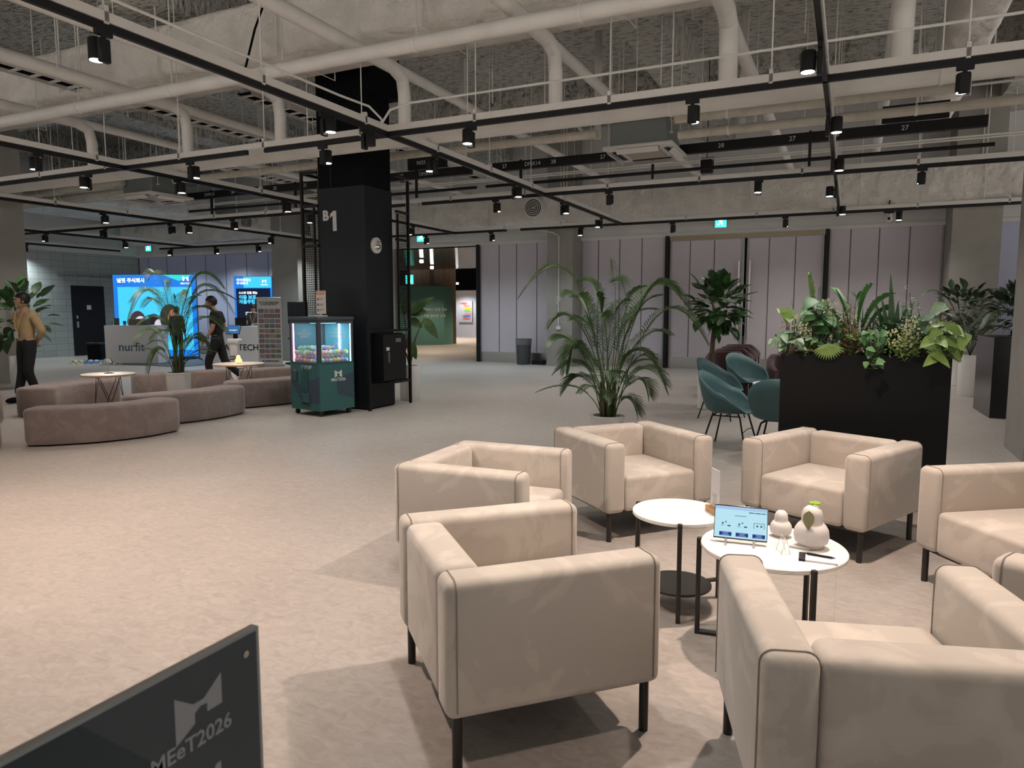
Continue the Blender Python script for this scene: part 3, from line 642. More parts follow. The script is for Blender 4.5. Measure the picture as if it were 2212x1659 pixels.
def chair_from(fl, fr, lab, first=False):      # outer front-left and front-right corners of the arms on the floor plan (as the sitter sees them)
    fl = Vector((*fl, 0)); fr = Vector((*fr, 0)); r_ = (fr - fl).normalized(); f = Vector((-r_.y, r_.x, 0)); c = (fl + fr) / 2 - f * .39
    rz = math.atan2(r_.y, r_.x)
    if first: ARM.location = c; ARM.rotation_euler = (0, 0, rz); ARM['label'] = lab; return ARM
    return dup(ARM, c, rz, lab)
def chair_c(x, y, deg, lab, first=False):      # centre and facing direction
    if first: ARM.location = (x, y, 0); ARM.rotation_euler = (0, 0, R(deg - 90)); ARM['label'] = lab; return ARM
    return dup(ARM, (x, y, 0), R(deg - 90), lab)
def ctr(corner, deg, which):     # centre from one outer top corner; which = (side, fore) with side +1 right of the sitter, fore +1 front
    f = Vector((math.cos(R(deg)), math.sin(R(deg)), 0)); r_ = Vector((f.y, -f.x, 0))
    return Vector((*corner, 0)) - r_ * (which[0] * .425) - f * (which[1] * .39)
A = [((-1.12, 2.42), 44.5, 'beige suede armchair seen from behind, nearest one left of the marble tables'),
     ((-1.895, 3.675), 2, 'beige suede armchair facing right, partly behind the nearest left armchair'),
     ((-1.37, 4.87), -41, 'beige suede armchair with its pot palm close behind, facing the marble tables'),
     ((-.075, 5.10), 244, 'beige suede armchair in front of the black planter, facing the camera')]
for i, (c_, d_, l_) in enumerate(A): chair_c(c_[0], c_[1], d_, l_, i == 0)
c_ = ctr((.38, 4.47), 215, (1, 1)); chair_c(c_.x, c_.y, 215, 'beige suede armchair cut by the right edge, right of the planter front')
c_ = ctr((.46, 2.90), 152, (-1, 1)); chair_c(c_.x + .02, c_.y - .02, 152, 'beige suede armchair of which only one arm end shows at the right edge')
c_ = ctr((-.385, 2.53), 107, (-1, 1)); chair_c(c_.x, c_.y, 107, 'beige suede armchair in the lower right corner, seen from behind')
# marble tables
def marble_table(cx, cy, r, h, rot, lab, base):
    o = T('side_table', lab, 'side table', (cx, cy, 0), 0, 'round marble side tables')
    P('tabletop', MB().lathe([(r - .004, h - .022), (r, h - .018), (r, h - .004), (r - .004, h)], 64), M['marble'], o)
    pts = []
    for k in range(3):
        a = rot + k * 2 * math.pi / 3; x, y = (r + .008) * math.cos(a), (r + .008) * math.sin(a); pts.append((x, y))
        P('leg', MB().box((x, y, h / 2 - .0), (.022, .022, h + .005), rz=a, r=.004, seg=1), M['legs'], o)
    b = MB()
    for k in range(3): b.tube([(pts[k][0], pts[k][1], base), (pts[(k + 1) % 3][0] * .0 + 0, 0, base)], .012, 6)
    if base > .05:
        P('lower_shelf', MB().lathe([(r * .72, base), (r * .72, base + .012)], 48), M['legs'], o)
    P('stretcher', b, M['legs'], o)
    return o
t1 = marble_table(-.74, 3.56, .235, .49, R(-77), 'smaller round white marble side table with a lower shelf, carrying the upright info card', .10)
t2 = marble_table(-.265, 3.285, .31, .46, R(-55), 'larger round white marble side table carrying the tablet and pear lamps', .012)
# acrylic info card in wooden block
p = at(1532, 1112, .505)
o = T('info_card_stand', 'clear acrylic info card standing in a small beech block on the smaller marble table', 'card stand', (-.575, 3.60, .49), R(122))
P('wooden_base', MB().box((0, 0, .014), (.125, .045, .028), r=.003, seg=1), M['wood'], o)
P('card', MB().box((-.01, 0, .122), (.10, .004, .20)), mat('printed_card', (.72, .70, .72), .3), o)
ln = MB()
for k in range(5): ln.b2(-.035, .02 - .006 * (k % 3), .0022, .003, .045 + k * .012, .048 + k * .012)
for k in range(5): ln.b2(-.035, .02 - .006 * (k % 3), -.003, -.0022, .045 + k * .012, .048 + k * .012)
P('print_lines', ln, mat('print_grey', (.2, .2, .22), .6), o)
# tablet
TB = Vector((-.40, 3.235, .46))
o = T('tablet', 'tablet showing a pale blue web page, propped on a stand on the larger marble table', 'tablet', TB, R(5))
tl = Matrix.Translation((0, 0, .016)) @ Matrix.Diagonal((.95, 1, .95, 1)) @ Matrix.Rotation(R(-20), 4, 'X')
def tp(nm, mb, m, par=None): k = P(nm, mb, m, par or o); return k
def T3(b): b.v = [tl @ v for v in b.v]; return b
tp('tablet_body', T3(MB().box((0, 0, .083), (.24, .008, .156), r=.003, seg=2)), M['black'])
tp('tablet_rim', T3(MB().box((0, .003, .083), (.243, .004, .159), r=.0015, seg=1)), M['steel'])
scr = T3(MB().b2(-.118, .118, -.0046, -.0042, .010, .156)); so = tp('screen', scr, emi('screen_blue', (.50, .80, .92), .95))
tp('browser_bar', T3(MB().b2(-.118, .118, -.005, -.0046, .141, .156)), emi('screen_bar', (.42, .62, .88), .9), so)
for k, x in enumerate((-.095, -.02, .055)):
    tp('page_button', T3(MB().b2(x, x + .056, -.0052, -.0046, .018, .036)), emi('button_blue', (.01, .06, .40), .6), so)
    L_ = MB()
    for j, (a0, a1) in enumerate(((.014, .042), (.018, .04), (.012, .046))): L_.b2(x + a0, x + a1, -.0056, -.0052, .031 - j * .005, .0325 - j * .005)
    tp('button_text', T3(L_), emi('txt_white', (.6, .75, 1), .8), so)
    pc = MB().ball((x + .014, -.005, .075), .005, 6, 4).ball((x + .028, -.005, .082), .004, 6, 4).b2(x + .036, x + .05, -.0052, -.0046, .062, .068).b2(x + .006, x + .02, -.0052, -.0046, .064, .066)
    if k == 2: pc = MB().b2(x + .004, x + .052, -.0052, -.0046, .086, .088).b2(x + .004, x + .006, -.0052, -.0046, .062, .088).b2(x + .05, x + .052, -.0052, -.0046, .062, .088).ball((x + .02, -.005, .074), .005, 6, 4).ball((x + .038, -.005, .074), .005, 6, 4)
    tp('page_picture', T3(pc), emi('pic_blue', (.03, .15, .3), .5), so)
tp('menu_bar', T3(MB().b2(.035, .06, -.0052, -.0046, .131, .135).b2(.063, .09, -.0052, -.0046, .131, .135).b2(.093, .108, -.0052, -.0046, .131, .135).b2(.111, .115, -.0052, -.0046, .131, .135)), emi('menu_blue', (.02, .15, .32), .6), so)
tp('page_title', T3(MB().b2(-.028, .026, -.0052, -.0046, .112, .116)), emi('title_grey', (.25, .5, .65), .7), so)
for x in (-.06, .06): tp('stand_foot', MB().tube([(x, -.035, .004), (x, -.02, .008), (x, 0, .02), (x, .06, .008)], .005, 8).cyl((x, -.035, 0), (x, -.035, .018), .005, n=8), M['steel'])
# pear lamps
def pear(cx, cy, z, R_, Hh, lab, lit=False, leafy=False, grp='pear shaped lamps', key=False):
    o = T('table_lamp', lab, 'lamp', (cx, cy, z), 0, grp)
    pm = M['pearlit'] if lit else M['pearw']
    s = R_
    prof = [(.70 * s, .16 * s), (.92 * s, .30 * s), (1.0 * s, .62 * s), (.95 * s, .95 * s), (.80 * s, 1.18 * s), (.66 * s, 1.30 * s), (.60 * s, 1.40 * s), (.61 * s, 1.55 * s), (.59 * s, 1.75 * s), (.50 * s, 1.98 * s), (.30 * s, 2.14 * s), (.10 * s, 2.21 * s)]
    f = Hh / (2.21 * s); prof = [(a, b * f) for a, b in prof]
    P('shade', MB().lathe(prof, 40), pm, o)
    P('lamp_base', MB().lathe([(.70 * s, 0), (.74 * s, .01 * s), (.74 * s, .20 * s * f), (.70 * s, .21 * s * f)], 40), M['lbase'], o)
    P('stem_knob', MB().cyl((0, 0, Hh - .001), (0, 0, Hh + .006), .003, n=8), M['lbase'], o)
    if leafy:
        l = MB().leaf((0, 0, 0), (0, -.42, -1), (0, -1, .35), .082, .046, .0, 8, fold=.03)
        k = P('leaf_tag', l, mat('olive_leaf', (.17, .16, .07), .45), o); k.location = (-.012, -s * .575, Hh * .90)
        v = MB().tube([(-.012, -s * .575 - .002, Hh * .90), (-.012, -s * .575 - .018, Hh * .90 - .037), (-.012, -s * .575 - .033, Hh * .90 - .072)], .0012, 6); P('leaf_vein', v, M['chrome'], k).location = -k.location
    if lit:
        l = bpy.data.lights.new('lamp_bulb', 'POINT'); l.energy = 3; l.color = (1, .6, .3); l.shadow_soft_size = .04
        q = bpy.data.objects.new('lamp_bulb', l); C.objects.link(q); q.location = (cx, cy, z + Hh + .1)
    return o
M['pearw'] = mat('white_silicone', (.78, .74, .72), .45); M['lbase'] = mat('champagne_metal', (.42, .38, .32), .4, metal=.5); M['pearlit'] = emi('glowing_shade', (1, .55, .22), 2.2)
pear(-.245, 3.44, .46, .049, .124, 'small white pear shaped lamp between the tablet and the bigger pear lamp')
pear(-.11, 3.335, .46, .074, .190, 'big white pear shaped lamp with an olive leaf on its front', leafy=True)
G('key_tag', MB().tube([(.02 * math.cos(t * .5236), .014 * math.sin(t * .5236), .0) for t in range(13)], .004, 8).box((-.02, .0, .0), (.012, .006, .004)), mat('lime_plastic', (.35, .75, .02), .4), 'lime green oval key tag lying on top of the big pear lamp', 'key tag', loc=(-.10, 3.34, .6585))
# acrylic prism card holder, remote, notepad, pen
o = G('card_holder', MB().add([(-.03, -.02, 0), (.03, -.02, 0), (.03, .02, 0), (-.03, .02, 0), (-.03, .0, .07), (.03, .0, .07)], [(0, 1, 5, 4), (2, 3, 4, 5), (0, 3, 2, 1)]), M['glass'], 'small clear folded acrylic card holder before the small pear lamp', 'card holder', loc=(-.215, 3.20, .461), rz=R(-65))
P('edge', MB().tube([(-.03, -.02, 0), (-.03, 0, .07), (-.03, .02, 0)], .0014, 6).tube([(.03, -.02, 0), (.03, 0, .07), (.03, .02, 0)], .0014, 6).tube([(-.03, 0, .07), (.03, 0, .07)], .0014, 6), M['white'], o)
G('remote_control', MB().box((0, 0, .006), (.085, .014, .012), r=.004), M['pearw'], 'thin white remote lying in front of the big pear lamp', 'remote', loc=(-.155, 3.285, .46), rz=R(-4))
o = T('notepad', 'white notepad with dark binding strip lying at the front edge of the larger marble table', 'notepad', (-.075, 3.17, .46), R(2))
P('paper_block', MB().box((0, 0, .004), (.15, .095, .008)), mat('notepad_white', (.85, .85, .87), .5), o); P('binding_strip', MB().box((-.062, 0, .0045), (.026, .096, .009)), M['black'], o)
o = T('pen', 'black ballpoint pen lying on the white notepad', 'pen', (-.065, 3.185, .4735), R(-8))
P('barrel', MB().cyl((-.055, 0, 0), (.04, 0, 0), .0048, n=10).cyl((.04, 0, 0), (.058, 0, 0), .0048, .001, n=10).cyl((-.064, 0, 0), (-.055, 0, 0), .003, n=8), M['black'], o); P('clip', MB().box((-.035, 0, .0065), (.035, .003, .0015)), M['steel'], o)
# ================================================================ foreground sign panel (seen edge-on towards the left corner)
o = T('sign_board', 'dark grey upright sign board reading MEeT2026 in the lower left corner', 'sign', (-.67, .65, 0))
gb = mat('sign_print', (.042, .058, .072), .35); gd = mat('sign_print_dark', (.015, .033, .045), .35); gl = mat('sign_lettering', (.30, .31, .33), .5)
P('backing_board', MB().b2(-.008, 0, -1.0, 0, .55, 1.10), mat('board_edge', (.30, .26, .24), .5), o)
P('clear_cover', MB().b2(0, .004, -1.0, 0, .55, 1.10), mat('cover_border', (.28, .30, .31), .3), o)
pf = P('printed_sheet', MB().b2(.004, .0046, -.99, -.005, .56, 1.0955), gb, o)
P('dark_facet', MB().add([(.0048, -.235, 1.0955), (.0048, -.99, 1.0955), (.0048, -.99, .7), (.0048, -.06, .9)][::-1], [(0, 1, 2, 3)]), gd, pf)
mx = Matrix.Translation((.0049, -.096, 1.034)) @ Matrix.Rotation(R(90), 4, 'Z') @ Matrix.Rotation(R(90), 4, 'X')
lb = MB(); a = .066
lb.prism([(-a * .5, a * .50), (-a * .12, a * .22), (a * .10, a * .22), (a * .5, a * .52), (a * .5, -a * .06), (a * .17, -a * .06), (a * .17, a * .10), (a * .03, a * .12), (-a * .10, a * .04), (-a * .10, -a * .14), (-a * .5, -a * .36)][::-1], 0, .0003)
k = link('emblem', lb.mesh('emblem'), gl, pf); k.matrix_local = mx
text('lettering', 'MEeT2026', .026, gl, Matrix.Translation((.0049, -.106, 1.002)) @ Matrix.Rotation(R(90), 4, 'Z') @ Matrix.Rotation(R(90), 4, 'X'), pf, bold=.0004, ext=.0002)
text('lettering', 'M', .06, gl, Matrix.Translation((.0049, -.088, .935)) @ Matrix.Rotation(R(90), 4, 'Z') @ Matrix.Rotation(R(90), 4, 'X'), pf, bold=.0006, ext=.0002)
P('screw_cap', MB().cyl((.004, -.024, 1.073), (.0065, -.024, 1.073), .0045, n=16), M['steel'], o)
P('post', MB().b2(-.05, -.012, -.55, -.45, 0, 1.0), M['black'], o); P('foot', MB().box((-.03, -.5, .01), (.3, .4, .02), r=.004, seg=1), M['black'], o)
# ================================================================ black planter
pl = at(1688, 764, 1.17); _r = ray(2058, 768); _d = Vector((math.cos(R(5)), math.sin(R(5)), 0))
_k = (pl.x * _r.y - pl.y * _r.x) / (_d.y * _r.x - _d.x * _r.y); pr_ = pl + _d * _k
PD = (pr_ - pl).normalized(); PN = Vector((-PD.y, PD.x, 0)).normalized(); PW = (pr_ - pl).length; PC = (pl + pr_) / 2
prz = math.atan2(PD.y, PD.x)
o = T('planter', 'tall black rectangular planter box full of mixed plants behind the armchairs', 'planter', (PC.x, PC.y, 0), prz)
P('planter_box', MB().b2(-PW / 2, PW / 2, 0, .02, .03, 1.17).b2(-PW / 2, PW / 2, .40, .42, .03, 1.17).b2(-PW / 2, -PW / 2 + .02, .02, .40, .03, 1.17).b2(PW / 2 - .02, PW / 2, .02, .40, .03, 1.17), M['planter'] if 'planter' in M else mat('planter_black', (.006, .0065, .007), .5, spec=.2), o)
P('plinth', MB().b2(-PW / 2 + .02, PW / 2 - .02, .02, .40, 0, .03), M['steel'], o); P('soil', MB().b2(-PW / 2 + .02, PW / 2 - .02, .02, .40, 1.0, 1.12), M['soil'], o)
# ================================================================ teal shell chairs
def teal_chair():
    o = T('shell_chair', 'x', 'chair', group='teal shell armchairs')
    b = MB(); na, nr = 40, 9
    # shell: seat pan growing into a wrapped back and arms. angle 0 = front, 180 = back
    vs = []
    for i in range(na):
        t = 2 * math.pi * i / na; back = (1 - math.cos(t)) / 2      # 0 front .. 1 back
        side = abs(math.sin(t)) * (1 - back * .3)
        top = .40 + .03 + .20 * min(1, max(0, (back - .12) / .35)) + .21 * max(0, (back - .55) / .45) ** 1.1
        if back < .12: top = .415
        rx, ry = .30, .27
        for j in range(nr + 1):
            s = j / nr
            if s <= .5: q = s / .5; rr = q * .86; z = .395 + .02 * q * q
            else:
                q = (s - .5) / .5; rr = .86 + .20 * math.sin(q * 1.45); z = .415 + (top - .415) * q ** 1.35
            yy = ry * rr * math.cos(t) + (-.05 * max(0, (s - .5) * 2) * back * 1.3)
            vs.append((rx * rr * math.sin(t), yy, z))
    fs = []
    for i in range(na):
        for j in range(nr): a0 = i * (nr + 1) + j; a1 = ((i + 1) % na) * (nr + 1) + j; fs.append((a0, a1, a1 + 1, a0 + 1))
    b.add(vs, fs)
    k = P('seat_shell', b, M['teal'], o); sm = k.modifiers.new('Solid', 'SOLIDIFY'); sm.thickness = .012
    for x in (-1, 1):
        for y in (-1, 1): P('leg', MB().tube([(x * .13, y * .12, .385), (x * .17, y * .15, .36), (x * .25, y * .24, 0)], .0095, 8), M['black'], o)
    P('crossbar', MB().tube([(-.17, .15, .365), (-.17, -.15, .365)], .007, 6).tube([(.17, .15, .365), (.17, -.15, .365)], .007, 6).tube([(-.15, 0, .37), (.15, 0, .37)], .007, 6).tube([(-.21, .195, .2), (0, .195, .22), (.21, .195, .2)], .005, 6), M['black'], o)
    return o
TC = teal_chair()
for n, (u, v, z, deg, l) in enumerate([(1578, 888, .40, -8, 'teal shell armchair nearest left of the white bistro table, side on'), (1560, 842, .40, -14, 'teal shell armchair half hidden behind the nearest left one'),
                                    (1616, 824, .40, -40, 'teal shell armchair whose bluish inner shell shows, beyond the white bistro table'), (1688, 905, .40, 84, 'teal shell armchair seen from behind, cut by the black planter')]):
    p = at(u, v, z)
    if n == 0: TC.location = (p.x, p.y, 0); TC.rotation_euler = (0, 0, R(deg - 90)); TC['label'] = l
    else: dup(TC, (p.x, p.y, 0), R(deg - 90), l)
p = at(1705, 829, .70)
o = T('bistro_table', 'small round white table between the teal chairs, mostly hidden by the planter', 'table', (p.x, p.y, 0))
P('tabletop', MB().lathe([(.38, .68), (.385, .69), (.385, .70)], 40), M['white'], o); P('column', MB().cyl((0, 0, .02), (0, 0, .68), .03), M['black'], o); P('foot_plate', MB().lathe([(.24, 0), (.23, .02)], 32), M['black'], o)
# burgundy tub chairs
def tub():
    o = T('tub_chair', 'x', 'armchair', group='burgundy tub chairs')
    b = MB(); n = 26; Rr, th = .37, .10; vs = []; 
    prof = [(Rr, .10), (Rr + .005, .3), (Rr, 1.0), (Rr - .03, 1.04), (Rr - th + .03, 1.04), (Rr - th, 1.0), (Rr - th, .3), (Rr - th, .12)]
    for i in range(n + 1):
        t = R(-125 + 250 * i / n) - R(90); bk = 1 - abs(i / n * 2 - 1)
        top = .56 + .22 * min(1, bk * 1.6)
        for r_, z in prof: vs.append((r_ * math.cos(t), r_ * math.sin(t), (.10 + (top - .10) * z) if z >= 1 else z * top * .9))
    m_ = len(prof); fs = [(i * m_ + j, i * m_ + (j + 1) % m_, (i + 1) * m_ + (j + 1) % m_, (i + 1) * m_ + j) for i in range(n) for j in range(m_)]
    fs += [tuple(range(m_ - 1, -1, -1)), tuple(range(n * m_, n * m_ + m_))]
    P('tub_back', b.add(vs, fs), M['burg'], o)
    P('seat_cushion', MB().lathe([(.27, .16), (.29, .2), (.29, .38), (.26, .41)], 28), M['burg'], o)
    for x in (-.2, .2):
        for y in (-.2, .2): P('leg', MB().cyl((x, y, 0), (x, y, .17), .013, n=8), M['black'], o)
    return o
TU = tub()
for n, (u, d, l) in enumerate([(1574, 12.1, 'burgundy tub chair, nearest of the row behind the teal chairs'), (1586, 12.95, 'burgundy tub chair, second of the row behind the teal chairs'), (1596, 13.8, 'burgundy tub chair, third of the row behind the teal chairs'),
                            (1604, 14.65, 'burgundy tub chair, farthest of the row behind the teal chairs'), (1712, 11.2, 'lighter burgundy tub chair just beside the planter edge')]):
    p = dp(u, 700, d); rz = R(200)
    if n == 0: TU.location = (p.x, p.y, 0); TU.rotation_euler = (0, 0, rz); TU['label'] = l
    else: dup(TU, (p.x, p.y, 0), rz, l)
# ================================================================ black column B1 with shelf frame
CX0, CX1, CY0, CY1 = -7.42, -6.56, 8.77, 9.44
o = S('pillar_b1', MB().b2(CX0, CX1, CY0, CY1, 0, ZS), M['blackm'], 'black clad column marked B1')
o['label'] = 'tall black column marked B1'
P('capital', MB().b2(CX0 + .02, CX1 + .13, CY0 - .02, CY1 + .1, 4.72, ZS), M['blackm'], o)
P('cladding', MB().b2(CX0 - .01, CX1 + .012, CY0 - .012, CY1 + .01, .02, 3.35).b2(CX0 + .25, CX0 + .27, CY0 - .02, CY0, 3.35, 4.2), mat('dark_cladding', (.009, .011, .015), .5, spec=.3), o)
numd = noisy(mat('pale_number', (.6, .6, .6), .6), (.50, .50, .50), (.62, .62, .62), 30)  # mottled pale grey for the column number
_a = atY(703, 467, CY0 - .02); text('column_number', 'B', .20, numd, up_mx((_a.x, CY0 - .016, _a.z)), o, bold=.010)
_a = atY(723, 477, CY0 - .02); k = MB(); k.prism([(-.04, -.15), (.03, -.15), (.03, .15), (-.03, .15), (-.09, .10), (-.09, .05), (-.04, .08)], 0, .004); k = link('column_number', k.mesh('column_number'), numd, o); k.matrix_local = up_mx((_a.x, CY0 - .014, _a.z))
# frame
o = T('shelf_frame', 'black steel tube frame with mesh panels standing round the black column', 'frame', (0, 0, 0))
X0, X1, Y0, Y1 = -7.72, -6.47, 8.68, 9.78
def bar(nm, a, b, t=.019): return P(nm, MB().cyl(a, b, t * 1.3, n=4), M['black'], o)
for x, y, z0, z1 in ((X0, Y0 + .06, 0, 3.62), (X1, Y1, 0, 3.56), (X1, Y0, 0, 1.55), (X0, Y1, 0, 3.62)): P('post', MB().b2(x - .019, x + .019, y - .019, y + .019, z0, z1), M['black'], o)
for z in (3.6, 3.05, 2.62, 1.2, .38): P('rail', MB().b2(X1 - .016, X1 + .016, (CY1 if z > 1.5 else Y0), Y1, z - .018, z + .018), M['black'], o)
P('rail', MB().b2(X1 - .5, X1, Y1 - .016, Y1 + .016, .36, .4).b2(X1 - .5, X1 - .46, CY1, Y1, .36, .4), M['black'], o)
for z in (3.6, 3.1, 2.5): P('rail', MB().b2(X0, CX0, Y0 + .04, Y0 + .08, z - .018, z + .018), M['black'], o)
for z in (3.6, 3.05): P('rail', MB().b2(X0 - .016, X0 + .016, Y0 + .06, Y1, z - .018, z + .018), M['black'], o)
def wire(nm, a, b, z0, z1, step=.035, t=.0045):
    w_ = MB(); a = Vector(a); b = Vector(b); d = b - a; L = d.length; n = int(L / step)
    for i in range(n + 1): q = a + d * i / n; w_.box((q.x, q.y, (z0 + z1) / 2), (t, t, z1 - z0))
    k = int((z1 - z0) / step); ang = math.atan2(d.y, d.x); c = (a + b) / 2
    for i in range(k + 1): w_.box((c.x, c.y, z0 + (z1 - z0) * i / k), (L, t, t * 1.6), rz=ang)
    return P(nm, w_, M['black'], o)
wire('mesh_panel', (X0, Y0 + .06, 0), (CX0, Y0 + .06, 0), 1.45, 3.08)
wire('mesh_panel', (X1, CY1, 0), (X1, Y1, 0), 1.2, 3.02)
P('mesh_panel_rail', MB().b2(CX0 - .08, CX0 - .06, Y0 + .045, Y0 + .075, 1.45, 3.08).b2(X1 - .015, X1 + .015, CY1 + .04, CY1 + .06, 1.2, 3.02), M['black'], o)
o = T('electrical_cabinet', 'black electrical cabinet fixed to the right face of the black column', 'cabinet', (0, 0, 0))
P('cabinet_body', MB().b2(-6.545, -6.36, 8.86, 9.42, .42, 1.16), M['blackm'], o); P('door', MB().b2(-6.36, -6.345, 8.88, 9.48, .44, 1.14), M['black'], o)
P('name_plate', MB().b2(-6.344, -6.34, 9.2, 9.34, 1.02, 1.08), M['steel'], o); P('handle', MB().b2(-6.344, -6.325, 8.98, 9.01, .72, .88), M['steel'], o); P('sticker', MB().b2(-6.344, -6.341, 8.95, 9.03, .9, .95), M['numw'], o)
o = T('wall_siren', 'round white alarm siren on the right face of the black column', 'alarm', (-6.545, 9.0, 2.49))
P('back_plate', MB().cyl((0, 0, 0), (.03, 0, 0), .12, n=28), M['white'], o); P('horn', MB().cyl((.03, 0, -.02), (.09, 0, -.02), .05, .03, n=16).box((.05, 0, .05), (.04, .1, .03)), M['chrome'], o)
# price board on the machine
# ================================================================ teal capsule machine
MX, MY, MR = -6.985, 8.24, R(-12)
o = T('capsule_machine', 'teal capsule ball machine with lit window, standing on casters before the black column', 'vending machine', (MX, MY, 0), MR)
tealm = mat('machine_teal', (.035, .125, .125), .45); teald = mat('machine_slate', (.04, .07, .10), .45); capm = mat('machine_top', (.045, .06, .075), .4)
w2, d2_ = .335, .31
P('lower_cabinet', MB().b2(-w2, w2, -d2_, d2_, .08, .76), tealm, o)
P('top_cap', MB().box((0, 0, 1.395), (2 * w2 + .03, 2 * d2_ + .03, .05), r=.008, seg=1).b2(-w2, w2, -d2_, d2_, 1.33, 1.37), capm, o)
for x in (-1, 1):
    for y in (-1, 1):
        P('corner_post', MB().b2(min(x * w2, x * (w2 - .05)), max(x * w2, x * (w2 - .05)), min(y * d2_, y * (d2_ - .04)), max(y * d2_, y * (d2_ - .04)), .76, 1.33), capm, o)
        P('caster', MB().cyl((x * .27 - .02, y * .25, .032), (x * .27 + .02, y * .25, .032), .032, n=14).b2(x * .27 - .028, x * .27 + .028, y * .25 - .02, y * .25 + .02, .05, .08), M['legs'], o)
P('glass_front', MB().b2(-w2 + .05, w2 - .05, -d2_ + .004, -d2_ + .008, .76, 1.33), M['pane'], o); P('glass_side', MB().b2(w2 - .008, w2 - .004, -d2_ + .04, d2_ - .04, .76, 1.33), M['pane'], o)
bk = P('back_panel', MB().b2(-w2 + .01, w2 - .01, d2_ - .02, d2_ - .01, .76, 1.33), mat('inner_blue', (.10, .55, .70), .5), o)
lf = P('left_panel', MB().b2(-w2 + .005, -w2 + .012, -d2_ + .03, d2_ - .03, .76, 1.33), mat('inner_teal', (.06, .22, .27), .4), o)
text('panel_lettering', 'MEdia\nEntrepreneurship\nTechnology 2026', .052, M['numw'], Matrix.Translation((-.0, d2_ - .024, 1.18)) @ Matrix.Rotation(R(90), 4, 'X'), bk, bold=.001)
logo('emblem', .11, M['numw'], up_mx((-.02, d2_ - .025, 1.0)), bk)
text('panel_lettering', 'MEdia\nEntrepreneurship\nTechnology', .042, M['numw'], Matrix.Translation((-.0, -d2_ + .010, 1.18)) @ Matrix.Rotation(R(90), 4, 'X') @ Matrix.Diagonal((-1, 1, 1, 1)), lf, bold=.001)
P('front_trim', MB().tube([(-w2 + .045, -d2_ - .002, .765), (w2 - .045, -d2_ - .002, .765), (w2 - .045, -d2_ - .002, 1.325), (-w2 + .045, -d2_ - .002, 1.325), (-w2 + .045, -d2_ - .002, .765)], .006, 6)
  .tube([(w2 + .002, -d2_ + .035, .765), (w2 + .002, d2_ - .035, .765), (w2 + .002, d2_ - .035, 1.325), (w2 + .002, -d2_ + .035, 1.325), (w2 + .002, -d2_ + .035, .765)], .006, 6), capm, o)
pk = emi('led_pink', (1, .45, .75), 9); bl = emi('led_blue', (.35, .85, 1), 14)
P('led_strip', MB().b2(-w2 + .055, -w2 + .067, -d2_ + .02, -d2_ + .03, .77, 1.32), pk, o, 'pink led strip'); P('led_strip', MB().b2(.05, .064, d2_ - .04, d2_ - .03, .77, 1.32), pk, o, 'pink led strip')
P('led_strip', MB().b2(w2 - .066, w2 - .056, -d2_ + .018, -d2_ + .026, .77, 1.32), bl, o, 'blue led strip'); P('led_strip', MB().b2(w2 - .02, w2 - .012, d2_ - .05, d2_ - .042, .77, 1.32), bl, o, 'blue led strip')
P('led_strip', MB().b2(-.2, .28, -.05, .05, 1.322, 1.33), bl, o, 'blue led strip')
P('slate_facet', MB().add([(-w2, -d2_ - .001, .50), (-.12, -d2_ - .001, .44), (w2, -d2_ - .001, .58), (w2, -d2_ - .001, .20), (-.06, -d2_ - .001, .16)], [(0, 1, 2, 3, 4)]).add([(w2 + .001, -.02, .52), (w2 + .001, d2_, .62), (w2 + .001, d2_, .22), (w2 + .001, .0, .30)], [(0, 1, 2, 3)]), teald, o, 'slate coloured facet pattern')
for k in range(3): P('button', MB().cyl((-.03 + k * .085, -d2_ - .03, .70), (-.03 + k * .085, -d2_, .70), .028, n=18), mat('button_grey%d' % k, (.12 + .08 * k, .2 + .08 * k, .2 + .08 * k), .35), o)
P('coin_unit', MB().box((-.225, -d2_ - .012, .57), (.10, .03, .16), r=.01, seg=1), teald, o)
P('prize_chute', MB().b2(-.08, .07, -d2_ - .008, -d2_, .36, .62), mat('chute_teal', (.022, .085, .088), .4), o); f_ = P('prize_flap', MB().b2(-.07, .10, -d2_ - .01, -d2_, .16, .31), tealm, o)
P('flap_slot', MB().b2(-.06, .09, -d2_ - .012, -d2_ - .008, .165, .185), M['black'], f_); P('flap_rim', MB().tube([(-.07, -d2_ - .011, .16), (.10, -d2_ - .011, .16), (.10, -d2_ - .011, .31), (-.07, -d2_ - .011, .31), (-.07, -d2_ - .011, .16)], .005, 4), teald, f_)
P('door_seam', MB().b2(-.29, .25, -d2_ - .0015, -d2_, .745, .748).b2(.25, .253, -d2_ - .0015, -d2_, .12, .748), teald, o)
logo('emblem', .13, M['numw'], Matrix.Translation((w2 + .001, .02, .60)) @ Matrix.Rotation(R(90), 4, 'Z') @ Matrix.Rotation(R(90), 4, 'X'), o)
text('side_lettering', 'MEeT2026', .06, M['numw'], Matrix.Translation((w2 + .001, .02, .515)) @ Matrix.Rotation(R(90), 4, 'Z') @ Matrix.Rotation(R(90), 4, 'X'), o, bold=.001)
